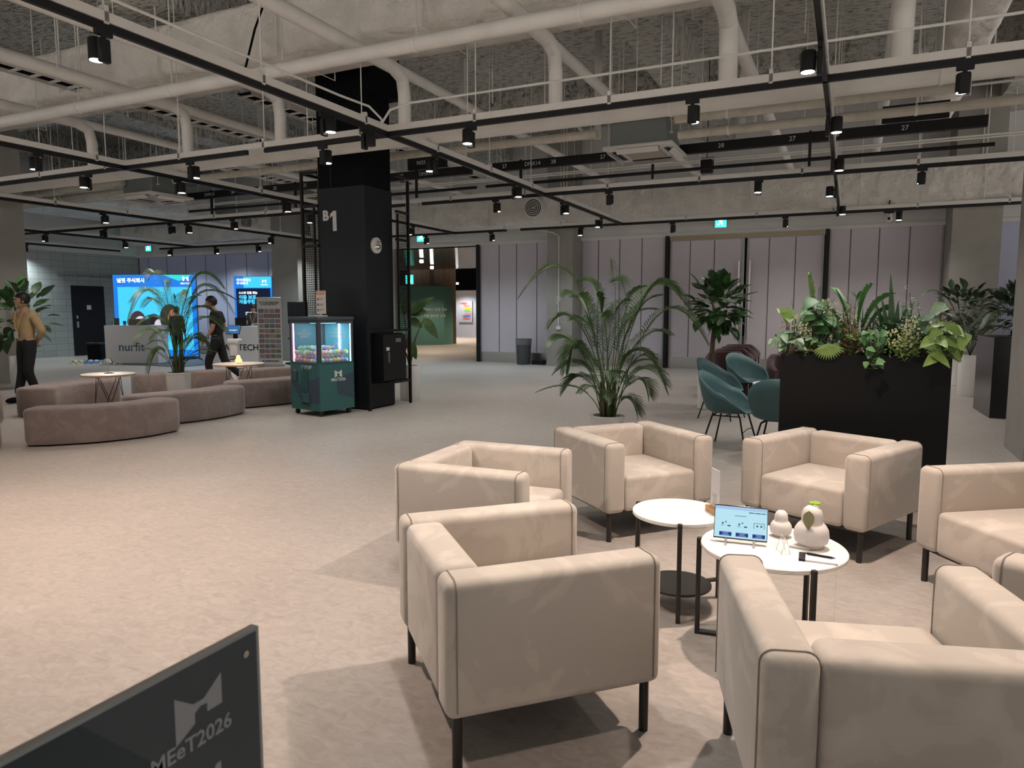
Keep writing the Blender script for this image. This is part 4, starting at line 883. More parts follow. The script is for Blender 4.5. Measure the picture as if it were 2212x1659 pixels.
# capsules, packed in layers
cm = [('pink', (.80, .32, .42)), ('mint', (.35, .75, .55)), ('sky blue', (.25, .50, .80)), ('lemon', (.85, .75, .22)), ('lilac', (.50, .32, .72)), ('white', (.80, .76, .78)), ('coral', (.85, .40, .28))]
r = random.Random(11); proto = {}
bmx = Matrix.Translation((MX, MY, 0)) @ Matrix.Rotation(MR, 4, 'Z'); br = .034; cnt = 0
for lay in range(4):
    for i in range(8):
        for j in range(8):
            if lay in (0, 1, 2) and 1 <= i <= 5 and 2 <= j <= 6: continue
            x = -.27 + i * .0745 + (lay % 2) * .015 + r.uniform(-.004, .004); y = -.255 + j * .07 + (lay % 2) * .012; z = .795 + lay * .056 + r.uniform(-.004, .004)
            if x > .265 or y > .24: continue
            if lay == 3 and r.random() < .55: continue
            n_, c_ = cm[r.randrange(7)]; q = bmx @ Vector((x, y, z)); cnt += 1
            lab = '%s capsule ball in the pile behind the window of the teal capsule machine' % n_
            if n_ not in proto:
                proto[n_] = G('capsule_ball', MB().ball((0, 0, 0), br, 14, 10), mat('capsule_' + n_, c_, .25), lab, 'ball', n_ + ' capsule balls in the machine', loc=q)
            else: k = proto[n_].copy(); C.objects.link(k); k.location = q
o = T('price_board', 'small white and orange notice board standing on top of the teal capsule machine', 'notice', bmx @ Vector((-.12, .1, 1.42)), MR)
P('board', MB().b2(-.105, .105, -.008, .008, .04, .38), mat('board_cream', (.55, .50, .46), .5), o); P('board_header', MB().b2(-.10, .10, -.0095, -.008, .32, .375), mat('board_orange', (.55, .24, .12), .5), o)
b = MB()
for k in range(3): b.b2(-.075, -.045, -.0095, -.008, .075 + k * .08, .115 + k * .08).b2(-.03, .075, -.0095, -.008, .10 + k * .08, .106 + k * .08).b2(-.03, .05, -.0095, -.008, .085 + k * .08, .09 + k * .08)
P('board_print', b, mat('board_ink', (.12, .12, .14), .6), o); P('board_foot', MB().box((0, 0, .01), (.16, .1, .02)).cyl((0, 0, 0), (0, 0, .05), .01), M['white'], o)
text('board_lettering', '캡슐 뽑기 이벤트', .02, M['numw'], up_mx((0, -.0096, .347)), o)
# ================================================================ curved benches
def bench(pts, wd, lab, hgt=.42):
    pts = [Vector((x, y, 0)) for x, y in pts]
    def cr(a, b, c, d, t): return .5 * ((2 * b) + (c - a) * t + (2 * a - 5 * b + 4 * c - d) * t * t + (3 * b - a - 3 * c + d) * t ** 3)
    ext = [pts[0] * 2 - pts[1]] + pts + [pts[-1] * 2 - pts[-2]]; path = []
    for i in range(len(pts) - 1):
        for k in range(7): path.append(cr(ext[i], ext[i + 1], ext[i + 2], ext[i + 3], k / 7))
    path.append(pts[-1]); n = len(path); Lt = [0]
    for i in range(1, n): Lt.append(Lt[-1] + (path[i] - path[i - 1]).length)
    out_l = []; out_r = []; rr = .10
    for i, p in enumerate(path):
        d = (path[min(i + 1, n - 1)] - path[max(i - 1, 0)]).normalized(); s = Vector((-d.y, d.x, 0))
        e = min(Lt[i], Lt[-1] - Lt[i]); hw = wd / 2 - (rr * (1 - math.sqrt(max(0, 1 - (1 - min(1, e / rr)) ** 2))) if e < rr else 0)
        out_l.append(p + s * hw); out_r.append(p - s * hw)
    loop = out_l + out_r[::-1]; c = sum(path, Vector()) / n; m_ = len(loop)
    def inset(q):
        res = []
        for i in range(m_):
            a = loop[i - 1]; b_ = loop[(i + 1) % m_]; d = (b_ - a).normalized(); nn = Vector((d.y, -d.x, 0)); res.append(loop[i] - nn * q * -1)
        return res
    b = MB(); vs = []; rows = ((.0, .02, .012), (0, .06, 0), (0, hgt - .045, 0), (.013, hgt - .014, .013), (.045, hgt, .045))
    for _, z, q in rows:
        ins = inset(q)
        for v in ins: vs.append((v.x, v.y, z))
    fs = [(k * m_ + i, k * m_ + (i + 1) % m_, (k + 1) * m_ + (i + 1) % m_, (k + 1) * m_ + i) for k in range(len(rows) - 1) for i in range(m_)]
    t0 = (len(rows) - 1) * m_
    for i in range(n - 1): fs.append((t0 + i, t0 + i + 1, t0 + m_ - 2 - i, t0 + m_ - 1 - i))
    b.add(vs, fs)
    me = b.mesh('curved_bench'); bm = bmesh.new(); bm.from_mesh(me); bmesh.ops.recalc_face_normals(bm, faces=bm.faces[:]); bm.to_mesh(me); bm.free()
    me.shade_smooth(); me.set_sharp_from_angle(angle=.9)
    o = link('curved_bench', me, M['bench']); return tg(o, lab, 'bench', 'curved velvet benches')
bench([(-8.33, 4.84), (-8.03, 5.08), (-7.80, 5.38), (-7.69, 5.78), (-7.74, 6.22)], .42, 'mauve velvet curved bench nearest of all, its outer side to the camera')
bench([(-8.36, 6.05), (-8.24, 6.5), (-8.12, 6.95), (-8.12, 7.35), (-8.22, 7.72)], .42, 'mauve velvet curved bench just behind and right of the nearest one')
bench([(-8.68, 7.98), (-8.48, 8.35), (-8.32, 8.85), (-8.3, 9.35), (-8.5, 9.95)], .42, 'mauve velvet curved bench whose end is hidden by the teal machine')
bench([(-10.40, 6.12), (-10.66, 6.55), (-10.78, 7.05), (-10.68, 7.6)], .5, 'mauve velvet curved bench beside the standing man in the tan shirt')
bench([(-11.05, 8.2), (-10.95, 8.75), (-10.75, 9.25), (-10.42, 9.72)], .42, 'mauve velvet curved bench behind the white palm pot')
bench([(-10.13, 9.78), (-10.1, 10.25), (-9.75, 10.65), (-9.2, 10.8)], .42, 'mauve velvet curved bench behind the table with the glowing lamp')
bench([(-8.44, 4.50), (-8.38, 4.22), (-8.42, 3.9), (-8.7, 3.5)], .42, 'mauve velvet curved bench end cut by the left edge, nearer one')
bench([(-10.50, 5.70), (-10.46, 5.3), (-10.6, 4.8)], .42, 'mauve velvet curved bench end cut by the left edge, farther one')
def wire_table(x, y, rr, h, lab):
    o = T('bistro_table', lab, 'table', (x, y, 0), 0, 'round tables with crossed rod legs')
    P('tabletop', MB().lathe([(rr - .006, h - .004), (rr, h - .006), (rr - .004, h)], 48), mat('table_white', (.68, .66, .64), .4), o); P('table_edge', MB().lathe([(rr - .01, h - .03), (rr + .002, h - .026), (rr + .002, h - .006)], 48), M['wood'], o)
    for k in range(4):
        a = k * math.pi / 2 + .3; p = (rr * .55 * math.cos(a), rr * .55 * math.sin(a), h - .03)
        P('leg', MB().tube([(rr * .62 * math.cos(a - 1.1), rr * .62 * math.sin(a - 1.1), 0), p, (rr * .62 * math.cos(a + 1.1), rr * .62 * math.sin(a + 1.1), 0)], .006, 6), M['legs'], o)
    return o
WT1 = (-9.67, 6.77); WT2 = (-9.52, 9.07)
wire_table(*WT1, .35, .60, 'round white table inside the near bench ring, carrying the chrome lamp')
wire_table(*WT2, .42, .60, 'round grey topped table in the rear bench ring, carrying the glowing lamp')
o = T('table_lamp', 'small chrome mushroom lamp lit on the left round table', 'lamp', (WT1[0] + .02, WT1[1], .60))
P('lamp_base', MB().lathe([(.07, 0), (.07, .006), (.02, .02)], 24), M['chrome'], o); P('pole', MB().cyl((0, 0, .01), (0, 0, .2), .005), M['chrome'], o); P('lamp_shade', MB().lathe([(.078, .15), (.076, .175), (.06, .205), (.03, .225), (.005, .23)], 24), M['chrome'], o)
l = bpy.data.lights.new('lamp_bulb', 'POINT'); l.energy = 3; l.color = (1, .8, .6); l.shadow_soft_size = .02; q = bpy.data.objects.new('lamp_bulb', l); C.objects.link(q); q.location = (WT1[0] + .02, WT1[1], .735)
pear(WT2[0], WT2[1], .60, .058, .145, 'glowing orange pear shaped lamp on the rear round table', lit=True)
# ================================================================ display booths
deskm = mat('desk_grey', (.66, .66, .68), .5)
def desk(p, q, dpt, h, lab, words, wsize, wm, fx):
    p = Vector((p[0], p[1], 0)); q = Vector((q[0], q[1], 0)); d = q - p; L = d.length; rz = math.atan2(d.y, d.x)
    o = T('counter_desk', lab, 'counter', p, rz, 'display booth counters')
    P('counter_body', MB().b2(0, L, 0, dpt, .03, h), deskm, o); P('plinth', MB().b2(.02, L - .02, .02, dpt - .02, 0, .03), M['black'], o)
    t = text('front_lettering', words, wsize, wm, up_mx((L * fx, -.003, h * .44)), o, bold=.003)
    return o, rz
D1, rz1 = desk((-18.97, 13.24), (-17.62, 13.87), .62, 1.10, 'pale grey counter with the word nurfit on its front', 'nurfit', .34, mat('nurfit_blue', (.035, .12, .17), .5), .50)
D2, rz2 = desk((-16.25, 14.55), (-14.80, 15.05), .6, 1.08, 'pale grey counter with the word AIIBTECH on its front', 'AIIBTECH', .24, M['black'], .56)
def lightbox(tl, wd, h, rz, lab):
    o = T('display_screen', lab, 'display', (tl.x, tl.y, 0), rz, 'backlit booth displays')
    P('display_case', MB().b2(0, wd, 0, .10, .06, h), mat('case_blue', (.02, .08, .14), .4), o); P('foot', MB().b2(.1, wd - .1, -.05, .2, 0, .06), M['black'], o)
    return o
c1 = emi('lb_blue', (.01, .22, .85), 1.0); c2 = emi('lb_cyan', (.06, .62, .95), 1.1); c3 = emi('lb_dkblue', (.0, .12, .55), .9); wt = emi('lb_white', (.85, .95, 1), 1.25)
tl = at(243, 593, 2.62); L1 = lightbox(tl, 2.55, 2.62, R(25), 'large blue backlit display with smiling faces behind the nurfit counter'); W_ = 2.55
P('screen_ground', MB().b2(.0, W_, -.006, -.002, .10, 2.61), c1, L1); sg = L1.children[-1]
P('screen_picture', MB().b2(.13, W_ - .13, -.009, -.006, .30, 2.24), c2, sg, 'cyan picture area'); P('green_facet', MB().add([(1.55, -.007, 2.61), (2.45, -.007, 2.61), (2.05, -.007, 2.42)], [(0, 1, 2)]), emi('lb_green', (.03, .70, .70), 1.1), sg)
text('screen_lettering', '널핏 주식회사', .15, wt, up_mx((.12, -.010, 2.43)), sg, 'LEFT', bold=.006)
logo('emblem', .19, wt, up_mx((2.25, -.010, 2.49)), sg); text('screen_lettering', 'MEeT2026', .075, wt, up_mx((2.25, -.010, 2.345)), sg, bold=.002)
fc = MB().ball((.72, -.011, 1.15), (.26, .003, .36), 24, 8); P('portrait_hair', fc, emi('hr1', (.10, .05, .06), .6), sg); P('portrait_face', MB().ball((.80, -.015, 1.10), (.20, .003, .25), 24, 8), emi('fc1', (.75, .72, .85), 1), sg)
P('portrait_hair', MB().ball((1.22, -.012, 1.12), (.22, .003, .30), 24, 8), emi('hr2', (.02, .02, .03), .5), sg); P('portrait_face', MB().ball((1.36, -.016, 1.05), (.14, .003, .2), 24, 8), emi('fc2', (.7, .66, .72), 1), sg)
P('portrait_hair', MB().ball((1.72, -.018, 1.28), (.32, .003, .44), 24, 8), emi('hr3', (.045, .04, .05), .6), sg); P('portrait_face', MB().ball((1.84, -.022, 1.27), (.19, .003, .30), 24, 8), emi('fc3', (.55, .22, .12), .9), sg)
sm = MB()
for cx, cz, s_ in ((.80, 1.0, .10), (1.86, 1.14, .11)): sm.ball((cx, -.026, cz), (s_, .002, s_ * .42), 16, 6)
P('portrait_smile', sm, wt, sg)
ey = MB()
for cx, cz in ((.74, 1.16), (.88, 1.14), (1.79, 1.34), (1.92, 1.33)): ey.ball((cx, -.026, cz), (.03, .002, .012), 10, 4)
P('portrait_eye', ey, emi('eyed', (.02, .02, .02), .3), sg)
tl = at(505, 597, 2.57); L2 = lightbox(tl, 1.2, 2.57, R(22), 'narrow dark blue backlit display behind the second counter'); W_ = 1.2
P('screen_ground', MB().b2(0, W_, -.006, -.002, .10, 2.56), c1, L2); sg = L2.children[-1]
P('screen_top', MB().b2(.3, W_ - .02, -.007, -.006, 2.22, 2.56), c2, sg); P('screen_picture', MB().b2(.06, W_ - .06, -.009, -.006, .25, 2.20), emi('lb_night', (.002, .008, .035), .8), sg, 'night blue picture area')
text('screen_lettering', '아이비테크\n주식회사', .10, wt, up_mx((.08, -.010, 2.40)), sg, 'LEFT', bold=.004)
logo('emblem', .13, wt, up_mx((.96, -.010, 2.42)), sg); text('screen_lettering', 'MEeT2026', .05, wt, up_mx((.96, -.010, 2.31)), sg, bold=.002)
text('screen_lettering', '스스로 길을 찾는', .085, wt, up_mx((.14, -.011, 2.06)), sg, 'LEFT', bold=.004)
text('screen_lettering', '이동 보조\n자율주행 로봇', .14, emi('lb_lt', (.08, .6, 1), 1.3), up_mx((.14, -.011, 1.85)), sg, 'LEFT', bold=.006)
text('screen_lettering', '보행 보조 기능\n실내 이동 솔루션\n\n주요 기능\n자율주행 시스템', .055, wt, up_mx((.33, -.011, 1.34)), sg, 'LEFT', bold=.001)
bb = MB(); r = random.Random(3)
for i in range(26): x = .55 + .018 * i; z1 = .35 + 1.3 * math.exp(-((x - .82) / .28) ** 2) * r.uniform(.55, 1); bb.b2(x, x + .005, -.011, -.009, .3, z1)
P('light_streaks', bb, emi('lb_streak', (.03, .12, 1), 1.0), sg)
P('robot_outline', MB().tube([(.74, -.014, .85), (.76, -.014, 1.10), (.70, -.014, 1.13), (.80, -.014, 1.17), (.93, -.014, 1.13), (.97, -.014, 1.02), (.96, -.014, .85)], .014, 6), wt, sg)
# desk-top things
def ondesk(o_, rz, x, y, z): return Matrix.Translation(o_.location) @ Matrix.Rotation(rz, 4, 'Z') @ Vector((x, y, z))
def small(name, mb, m, lab, cat, D_, rz, x, y, z): return G(name, mb, m, lab, cat, loc=ondesk(D_, rz, x, y, z), rz=rz)
small('pamphlet_stand', MB().box((0, 0, .10), (.13, .04, .20)), M['greyc'], 'grey upright pamphlet holder on the left end of the nurfit counter', 'holder', D1, rz1, .20, .3, 1.1)
small('jar', MB().lathe([(.05, 0), (.05, .12)], 16), mat('mint_glass', (.08, .22, .2), .2), 'small mint green jar at the far left of the nurfit counter', 'jar', D1, rz1, .06, .25, 1.1)
small('cup', MB().lathe([(.035, 0), (.042, .12)], 16), mat('blue_cup', (.02, .10, .22), .4), 'dark blue paper cup on the nurfit counter', 'cup', D1, rz1, .42, .3, 1.1)
small('cardboard_box', MB().box((0, 0, .09), (.5, .3, .18), r=.006, seg=1), mat('box_brown', (.10, .085, .08), .8), 'brown printed box in the middle of the nurfit counter', 'box', D1, rz1, .82, .35, 1.1)
small('laptop', MB().box((0, 0, .006), (.34, .24, .012)).box((0, -.12, .12), (.34, .012, .23)), M['black'], 'black laptop open on the second counter before the seated person', 'laptop', D2, rz2, .78, .3, 1.08)
# banner
p = Vector((-14.49, 14.83, 0)); q = Vector((-14.0, 15.05, 0))
o = T('roll_up_banner', 'roll-up banner with a grid of small photos standing beside the second counter', 'banner', (-14.52, 14.55, 0), R(20)); bw_ = .68
P('banner_sheet', MB().b2(0, bw_, -.004, .004, .06, 1.86), mat('banner_white', (.50, .50, .50), .6), o); sh = o.children[-1]
gcols = [(.22, .16, .16), (.12, .16, .12), (.18, .18, .24), (.28, .24, .2), (.10, .10, .12), (.24, .12, .10), (.14, .20, .22)]; gm = [mat('photo_%d' % i, c_, .6) for i, c_ in enumerate(gcols)]
r = random.Random(9); sm_ = [mat('strip_%d' % k, c_, .6) for k, c_ in enumerate([(.45, .12, .1), (.10, .14, .4), (.45, .25, .08), (.15, .35, .12)])]
for i in range(10):
    for j in range(4):
        x = .035 + j * .155; z = .22 + i * .136; k = r.randrange(7); ph = P('photo', MB().b2(x, x + .145, -.006, -.004, z, z + .115), gm[k], o); P('photo_subject', MB().b2(x + .04, x + .1, -.007, -.006, z + .03, z + .09), gm[(k + 3) % 7], ph); P('caption_strip', MB().b2(x, x + .145, -.007, -.006, z, z + .018), sm_[r.randrange(4)], ph)
text('banner_lettering', '학교 및 공공기관에 보급된\nAI스마트 로봇 입니다.', .050, M['black'], up_mx((bw_ / 2, -.006, 1.70)), sh, bold=.0015)
text('banner_lettering', 'IIB 아이비테크주식회사', .05, M['black'], up_mx((bw_ / 2, -.006, .14)), sh, bold=.002)
P('banner_base', MB().box((bw_ / 2, 0, .03), (bw_ + .04, .12, .06), r=.01), M['steel'], o); P('top_rail', MB().cyl((0, 0, 1.86), (bw_, 0, 1.86), .014), M['steel'], o)
# monitor on stand behind the banner
o = T('monitor_stand', 'black monitor on a wheeled black stand right of the roll-up banner', 'monitor', (-14.0, 15.55, 0), R(15))
P('monitor', MB().box((0, 0, 1.45), (.6, .05, .62), r=.01, seg=1), M['black'], o); P('post', MB().b2(-.16, -.12, -.02, .02, 0, 1.2), M['black'], o); P('post', MB().b2(.12, .16, -.02, .02, 0, 1.2), M['black'], o)
P('shelf', MB().b2(-.25, .25, -.15, .15, .72, .75), M['black'], o); P('stand_foot', MB().b2(-.3, .3, -.25, .25, .02, .06), M['black'], o)
# service robot
p = at(509, 797); o = T('service_robot', 'white upright service robot with tilted tablet face before the second counter', 'robot', p, R(15))
P('robot_base', MB().lathe([(.20, .02), (.22, .05), (.20, .14), (.15, .18)], 28), M['pearw'], o); P('robot_column', MB().box((0, 0, .45), (.22, .18, .60), r=.05, seg=3), M['pearw'], o); P('robot_tray', MB().box((0, 0, .72), (.34, .24, .14), r=.05, seg=3), M['pearw'], o)
P('neck', MB().box((.02, .02, .86), (.12, .05, .22), r=.01, seg=1), M['black'], o); P('tray_handle', MB().tube([(-.08, -.12, .26), (.08, -.12, .26), (.08, -.12, .33), (-.08, -.12, .33)], .012, 6), M['black'], o)
k = P('tablet_face', MB().box((0, 0, 0), (.40, .02, .25), r=.01, seg=1), M['black'], o); k.matrix_local = Matrix.Translation((0, -.03, 1.02)) @ Matrix.Rotation(R(-22), 4, 'X')
k2 = P('face_screen', MB().b2(-.185, .185, -.012, -.010, -.11, .11), emi('robot_blue', (.05, .18, .42), .8), k); text('screen_lettering', 'AI ROBOT', .05, wt, up_mx((0, -.013, -.02)), k2)
# slippers on a white sheet
G('white_sheet', MB().b2(0, 1.9, 0, .55, 0.0, .006), M['white'], 'thin white sheet on the floor under the row of slippers', 'sheet', loc=at(143, 787) , rz=R(24))
def slipper():
    o = T('slipper', 'x', 'slipper'); s = MB(); pts = [(-.045, -.13), (.045, -.13), (.055, -.02), (.05, .1), (.025, .145), (-.025, .145), (-.05, .1), (-.05, -.02)]
    s.prism(pts, 0, .035); P('sole', s, M['pearw'], o)
    st = MB(); n = 9
    for y in (0, .10): 
        for i in range(n): t = math.pi * i / (n - 1); st.v.append(Vector((.055 * math.cos(t), y, .03 + .055 * math.sin(t))))
    st.f += [[i, i + 1, n + i + 1, n + i] for i in range(n - 1)]
    k = P('strap', st, M['pearw'], o); k.modifiers.new('s', 'SOLIDIFY').thickness = .01
    return o
base = at(143, 787); dirx = Vector((math.cos(R(24)), math.sin(R(24)), 0)); diry = Vector((-math.sin(R(24)), math.cos(R(24)), 0))
sl_c = [('cream', (.62, .58, .38)), ('blue', (.16, .34, .62)), ('white', (.62, .66, .66)), ('pale green', (.52, .56, .46)), ('pink', (.66, .42, .42)), ('light blue', (.30, .48, .68)), ('off-white', (.64, .62, .56))]
for n, (row, k) in enumerate([(0, 0), (0, 1), (0, 2), (0, 3), (1, 4), (1, 5), (1, 6)]):
    nm, c_ = sl_c[k]; mm = mat('slipper_' + nm, c_, .6); first = None
    for h_ in range(2):
        x = .12 + (n if row == 0 else n - 3.35) * .42 + h_ * .17
        pos = base + dirx * x + diry * (.14 + row * .30) + Vector((0, 0, .006))
        if first is None:
            first = slipper(); first['group'] = nm + ' slippers'; first['label'] = '%s slipper of the pair in the %s row on the white sheet' % (nm, 'front' if row == 0 else 'back'); o = first
            o.location = pos; o.rotation_euler = (0, 0, R(24))
            for ch in o.children: ch.data.materials.clear(); ch.data.materials.append(mm)
        else: dup(first, pos, R(24))
# waste bins, bags
p = atY(1131, 770, 18.3); o = T('trash_bin', 'grey plastic trash bin with a bag liner against the lilac panels', 'bin', (p.x, p.y, 0))
P('bin_body', MB().lathe([(.17, 0), (.19, .01), (.225, .70), (.215, .72)], 28), mat('bin_grey', (.05, .055, .06), .5), o); P('bag_liner', MB().lathe([(.222, .55), (.232, .60), (.226, .66), (.236, .73), (.222, .735)], 28), mat('bag_grey', (.14, .14, .15), .3), o)
G('black_box', MB().box((0, 0, .06), (.35, .22, .12)), M['black'], 'low flat black box on the floor right of the trash bin', 'box', loc=(p.x + .42, p.y + .1, 0))
p = at(200, 778); o = T('waste_bin', 'dark rectangular bin with a bag, left of the nurfit counter', 'bin', (-20.9, 14.3, 0), R(25))
P('bin_body', MB().box((0, 0, .26), (.42, .3, .52), r=.02, seg=1), M['blackm'], o); P('bag_liner', MB().box((.0, 0, .5), (.45, .33, .08), r=.02, seg=1), M['black'], o)
G('backpack', MB().ball((0, 0, .17), (.30, .22, .19), 16, 10).ball((.15, .05, .1), (.2, .16, .12), 12, 8), M['blackm'], 'black backpack slumped on the floor right of the nurfit display', 'bag', loc=(-17.3, 15.9, .02))
# far right boxes and pots
o = T('planter', 'black rectangular planter box at the far right behind the pillar', 'planter', (1.84, 11.83, 0), R(2))
P('planter_box', MB().b2(0, .95, 0, 1.15, .0, 1.13), mat('planter_gloss', (.010, .0105, .011), .25), o); P('soil', MB().b2(.03, .92, .03, 1.12, 1.12, 1.14), M['soil'], o)
# ================================================================ plants
def qb(a, b, c, t): return a * (1 - t) ** 2 + b * (2 * t * (1 - t)) + c * t * t
def frond(a, b, c, nl=26, ll=.30, lw=.018, start=.22, droop=.35, r_=.006, sd=0, ang=.9):
    g = MB(); rnd = random.Random(sd); a, b, c = Vector(a), Vector(b), Vector(c); pts = [qb(a, b, c, i / 14) for i in range(15)]
    g.tube(pts, [r_ * (1 - .8 * i / 14) for i in range(15)], 5)
    for i in range(nl):
        t = start + (1 - start) * i / (nl - 1); p = qb(a, b, c, t); d = (qb(a, b, c, min(1, t + .02)) - qb(a, b, c, max(0, t - .02))).normalized()
        up = Vector((0, 0, 1)); s = d.cross(up)
        if s.length < .1: s = Vector((1, 0, 0))
        s.normalize(); u2 = s.cross(d).normalized()
        k = (t - start) / (1 - start); L = ll * (.35 + .65 * math.sin(math.pi * min(1, k * .8 + .18)) ** .8) * rnd.uniform(.85, 1.1)
        an = ang * (1 - .45 * k)
        for sg in (-1, 1):
            dr = (d * math.cos(an) + s * sg * math.sin(an) + u2 * .25).normalized(); k0 = len(g.v); wv = lw
            q = [p, p + dr * L * .45 - up * droop * L * .12, p + dr * L * .8 - up * droop * L * .5, p + dr * L - up * droop * L]
            side = dr.cross(up); side = side.normalized() if side.length > .05 else d
            side = (side * .75 + u2 * .5).normalized()
            for q_, w_ in zip(q, (.25, 1, .7, .05)): g.v += [q_ - side * wv * w_ / 2, q_ + side * wv * w_ / 2]
            for m_ in range(3): e = k0 + 2 * m_; g.f.append([e, e + 1, e + 3, e + 2])
    return g
def pot(o, r0, r1, h, m='pot', lip=True):
    P('pot', MB().lathe([(r0 * .96, 0), (r0, .01), (r1, h - .02), (r1 + (.012 if lip else 0), h - .018), (r1 + (.012 if lip else 0), h), (r1 - .02, h), (r1 - .025, h - .05)], 36), M[m], o)
    P('soil', MB().lathe([(r1 - .03, h - .07), (r1 - .03, h - .045)], 24), M['soil'], o)
def palm(u, v, z, pr0, pr1, ph, lab, spec, ll, lw, nl, seed, stalks=14, mt='palm', spread=.5, low=10, sc=1):
    base = at(u, v, z); o = T('potted_palm', lab, 'plant', (base.x, base.y, 0), 0, 'potted palms'); pot(o, pr0, pr1, ph)
    B = Vector((base.x, base.y, ph - .05)); dep = (B - CAM).dot(FW); rnd = random.Random(seed)
    st = MB()
    for i in range(stalks):
        a = rnd.uniform(0, 6.28); rr = pr1 * .45 * math.sqrt(rnd.random()); h_ = rnd.uniform(.22, .42) * sc; p = Vector((rr * math.cos(a), rr * math.sin(a), ph - .06))
        s1 = MB().tube([p, p + Vector((rr * .25 * math.cos(a), rr * .25 * math.sin(a), h_))], [.016 * sc, .010 * sc], 6); P('stalk', s1, M['trunk'] if i % 2 else M['stalk'], o)
    for i, (mu, mv, tu, tv, off) in enumerate(spec):
        m_ = dp(mu, mv, dep + off * .6) - Vector((base.x, base.y, 0)); t_ = dp(tu, tv, dep + off) - Vector((base.x, base.y, 0)); a_ = Vector((rnd.uniform(-.06, .06), rnd.uniform(-.06, .06), ph - .05))
        # the control point so that the curve passes through the mid point
        c_ = (m_ - a_ * .2025 - t_ * .3025) / .495 if True else m_
        P('frond', frond(a_, c_, t_, nl, ll * rnd.uniform(.9, 1.1), lw, sd=seed * 100 + i, start=.34), M[mt], o)
    for i in range(low):
        a = rnd.uniform(0, 6.28); L = rnd.uniform(.35, .75) * sc; h_ = rnd.uniform(.35, .8) * sc; d = Vector((math.cos(a), math.sin(a), 0)); a_ = Vector((0, 0, ph - .05)) + d * .04
        P('frond', frond(a_, a_ + d * L * .25 + Vector((0, 0, h_)), a_ + d * L + Vector((0, 0, h_ * rnd.uniform(.5, .95))), 18, ll * .65, lw * .85, sd=seed * 100 + 50 + i, start=.35), M[mt], o)
    return o
# fronds: pixel through mid (t=.55) and tip, depth offset of the tip
palm(1312, 897, .46, .15, .16, .46, 'tall areca palm in a white pot behind the centre armchair',
     [(1232, 592, 1128, 634, .1), (1330, 690, 1322, 566, .15), (1300, 660, 1262, 606, .1), (1352, 660, 1335, 606, .1), (1395, 640, 1458, 628, -.2), (1432, 672, 1524, 735, .2), (1400, 625, 1492, 672, .35), (1262, 660, 1212, 648, .3),
      (1250, 700, 1190, 700, -.2), (1345, 690, 1385, 622, -.35), (1240, 742, 1188, 748, .2), (1250, 745, 1222, 800, -.3), (1385, 768, 1436, 838, .1), (1380, 800, 1432, 826, -.35), (1300, 700, 1290, 640, -.1), (1340, 710, 1412, 668, .35),
      (1310, 720, 1300, 680, -.3), (1285, 720, 1240, 690, .35), (1352, 860, 1374, 888, -.1), (1262, 790, 1205, 800, .1), (1360, 700, 1420, 640, .1), (1275, 690, 1248, 640, -.3), (1375, 740, 1440, 720, .3), (1320, 700, 1352, 650, .2),
      (1270, 770, 1232, 760, -.2), (1355, 770, 1408, 770, -.2), (1262, 815, 1222, 840, .2), (1372, 820, 1400, 850, .2)], .20, .0115, 40, 3, low=12)
palm(385, 804, .60, .155, .17, .60, 'areca palm in a white pot standing inside the benches before the blue display',
     [(345, 640, 285, 650, .2), (330, 628, 280, 690, .0), (352, 612, 322, 600, .1), (430, 622, 500, 672, .1), (418, 605, 478, 618, .2), (335, 715, 292, 742, -.2), (425, 640, 512, 650, .3), (430, 690, 490, 718, -.2), (355, 690, 300, 702, .4), (398, 680, 425, 640, -.3),
      (372, 660, 365, 608, .3), (418, 725, 448, 752, .2), (345, 755, 322, 800, -.2), (392, 680, 402, 630, .3), (350, 660, 312, 660, .3), (410, 680, 455, 670, -.1), (365, 720, 330, 730, .1), (405, 740, 430, 735, .3), (385, 690, 380, 640, 0)], .20, .0125, 36, 8, low=6, sc=.85)
def broadleaf(o, name, c, rad, n, L, W, m, seed, curl=.5, lobe=0, upb=.3, flatten=1, tilt=None):
    g = MB(); rnd = random.Random(seed)
    for i in range(n):
        while True:
            q = Vector((rnd.uniform(-1, 1), rnd.uniform(-1, 1), rnd.uniform(-1, 1)))
            if .25 < q.length < 1: break
        p = Vector(c) + Vector((q.x * rad[0], q.y * rad[1], q.z * rad[2])); d = (q.normalized() + Vector((rnd.uniform(-.4, .4), rnd.uniform(-.4, .4), upb + rnd.uniform(-.3, .3)))).normalized()
        if tilt: d = (d + Vector(tilt)).normalized()
        k = rnd.uniform(.75, 1.2); g.leaf(p, d, (rnd.uniform(-.3, .3), rnd.uniform(-.3, .3), 1), L * k, W * k, curl * rnd.uniform(.5, 1.5), 6, lobe=lobe)
    return P(name, g, M[m], o)
def fiddle(x, y, ph, pr0, h, lab, rx, rz_, lean, seed, n=135, sz=.25):
    o = T('fiddle_leaf_fig', lab, 'plant', (x, y, 0), 0, 'fiddle leaf figs'); pot(o, pr0, pr0, ph, lip=False)
    P('trunk', MB().tube([(0, 0, ph - .05), (lean * .3, 0, ph + (h - ph) * .3), (lean, 0, ph + (h - ph) * .62)], [.045, .035, .025], 10).tube([(lean * .3, 0, ph + (h - ph) * .3), (lean * .3 + .14, 0, ph + (h - ph) * .6)], [.03, .018], 8).tube([(lean, 0, ph + (h - ph) * .6), (lean - .1, 0, h - .25)], [.02, .012], 8), M['trunk'], o)
    broadleaf(o, 'foliage', (lean + .02, 0, h - rz_), (rx, rx, rz_), n, sz, sz * .62, 'fig', seed, .5, upb=.35)
    return o
p = at(1515, 884); fiddle(p.x + .1, p.y + .15, .60, .19, 2.02, 'fiddle leaf fig tree in a tall white pot behind the teal chairs', .36, .42, .05, 4)
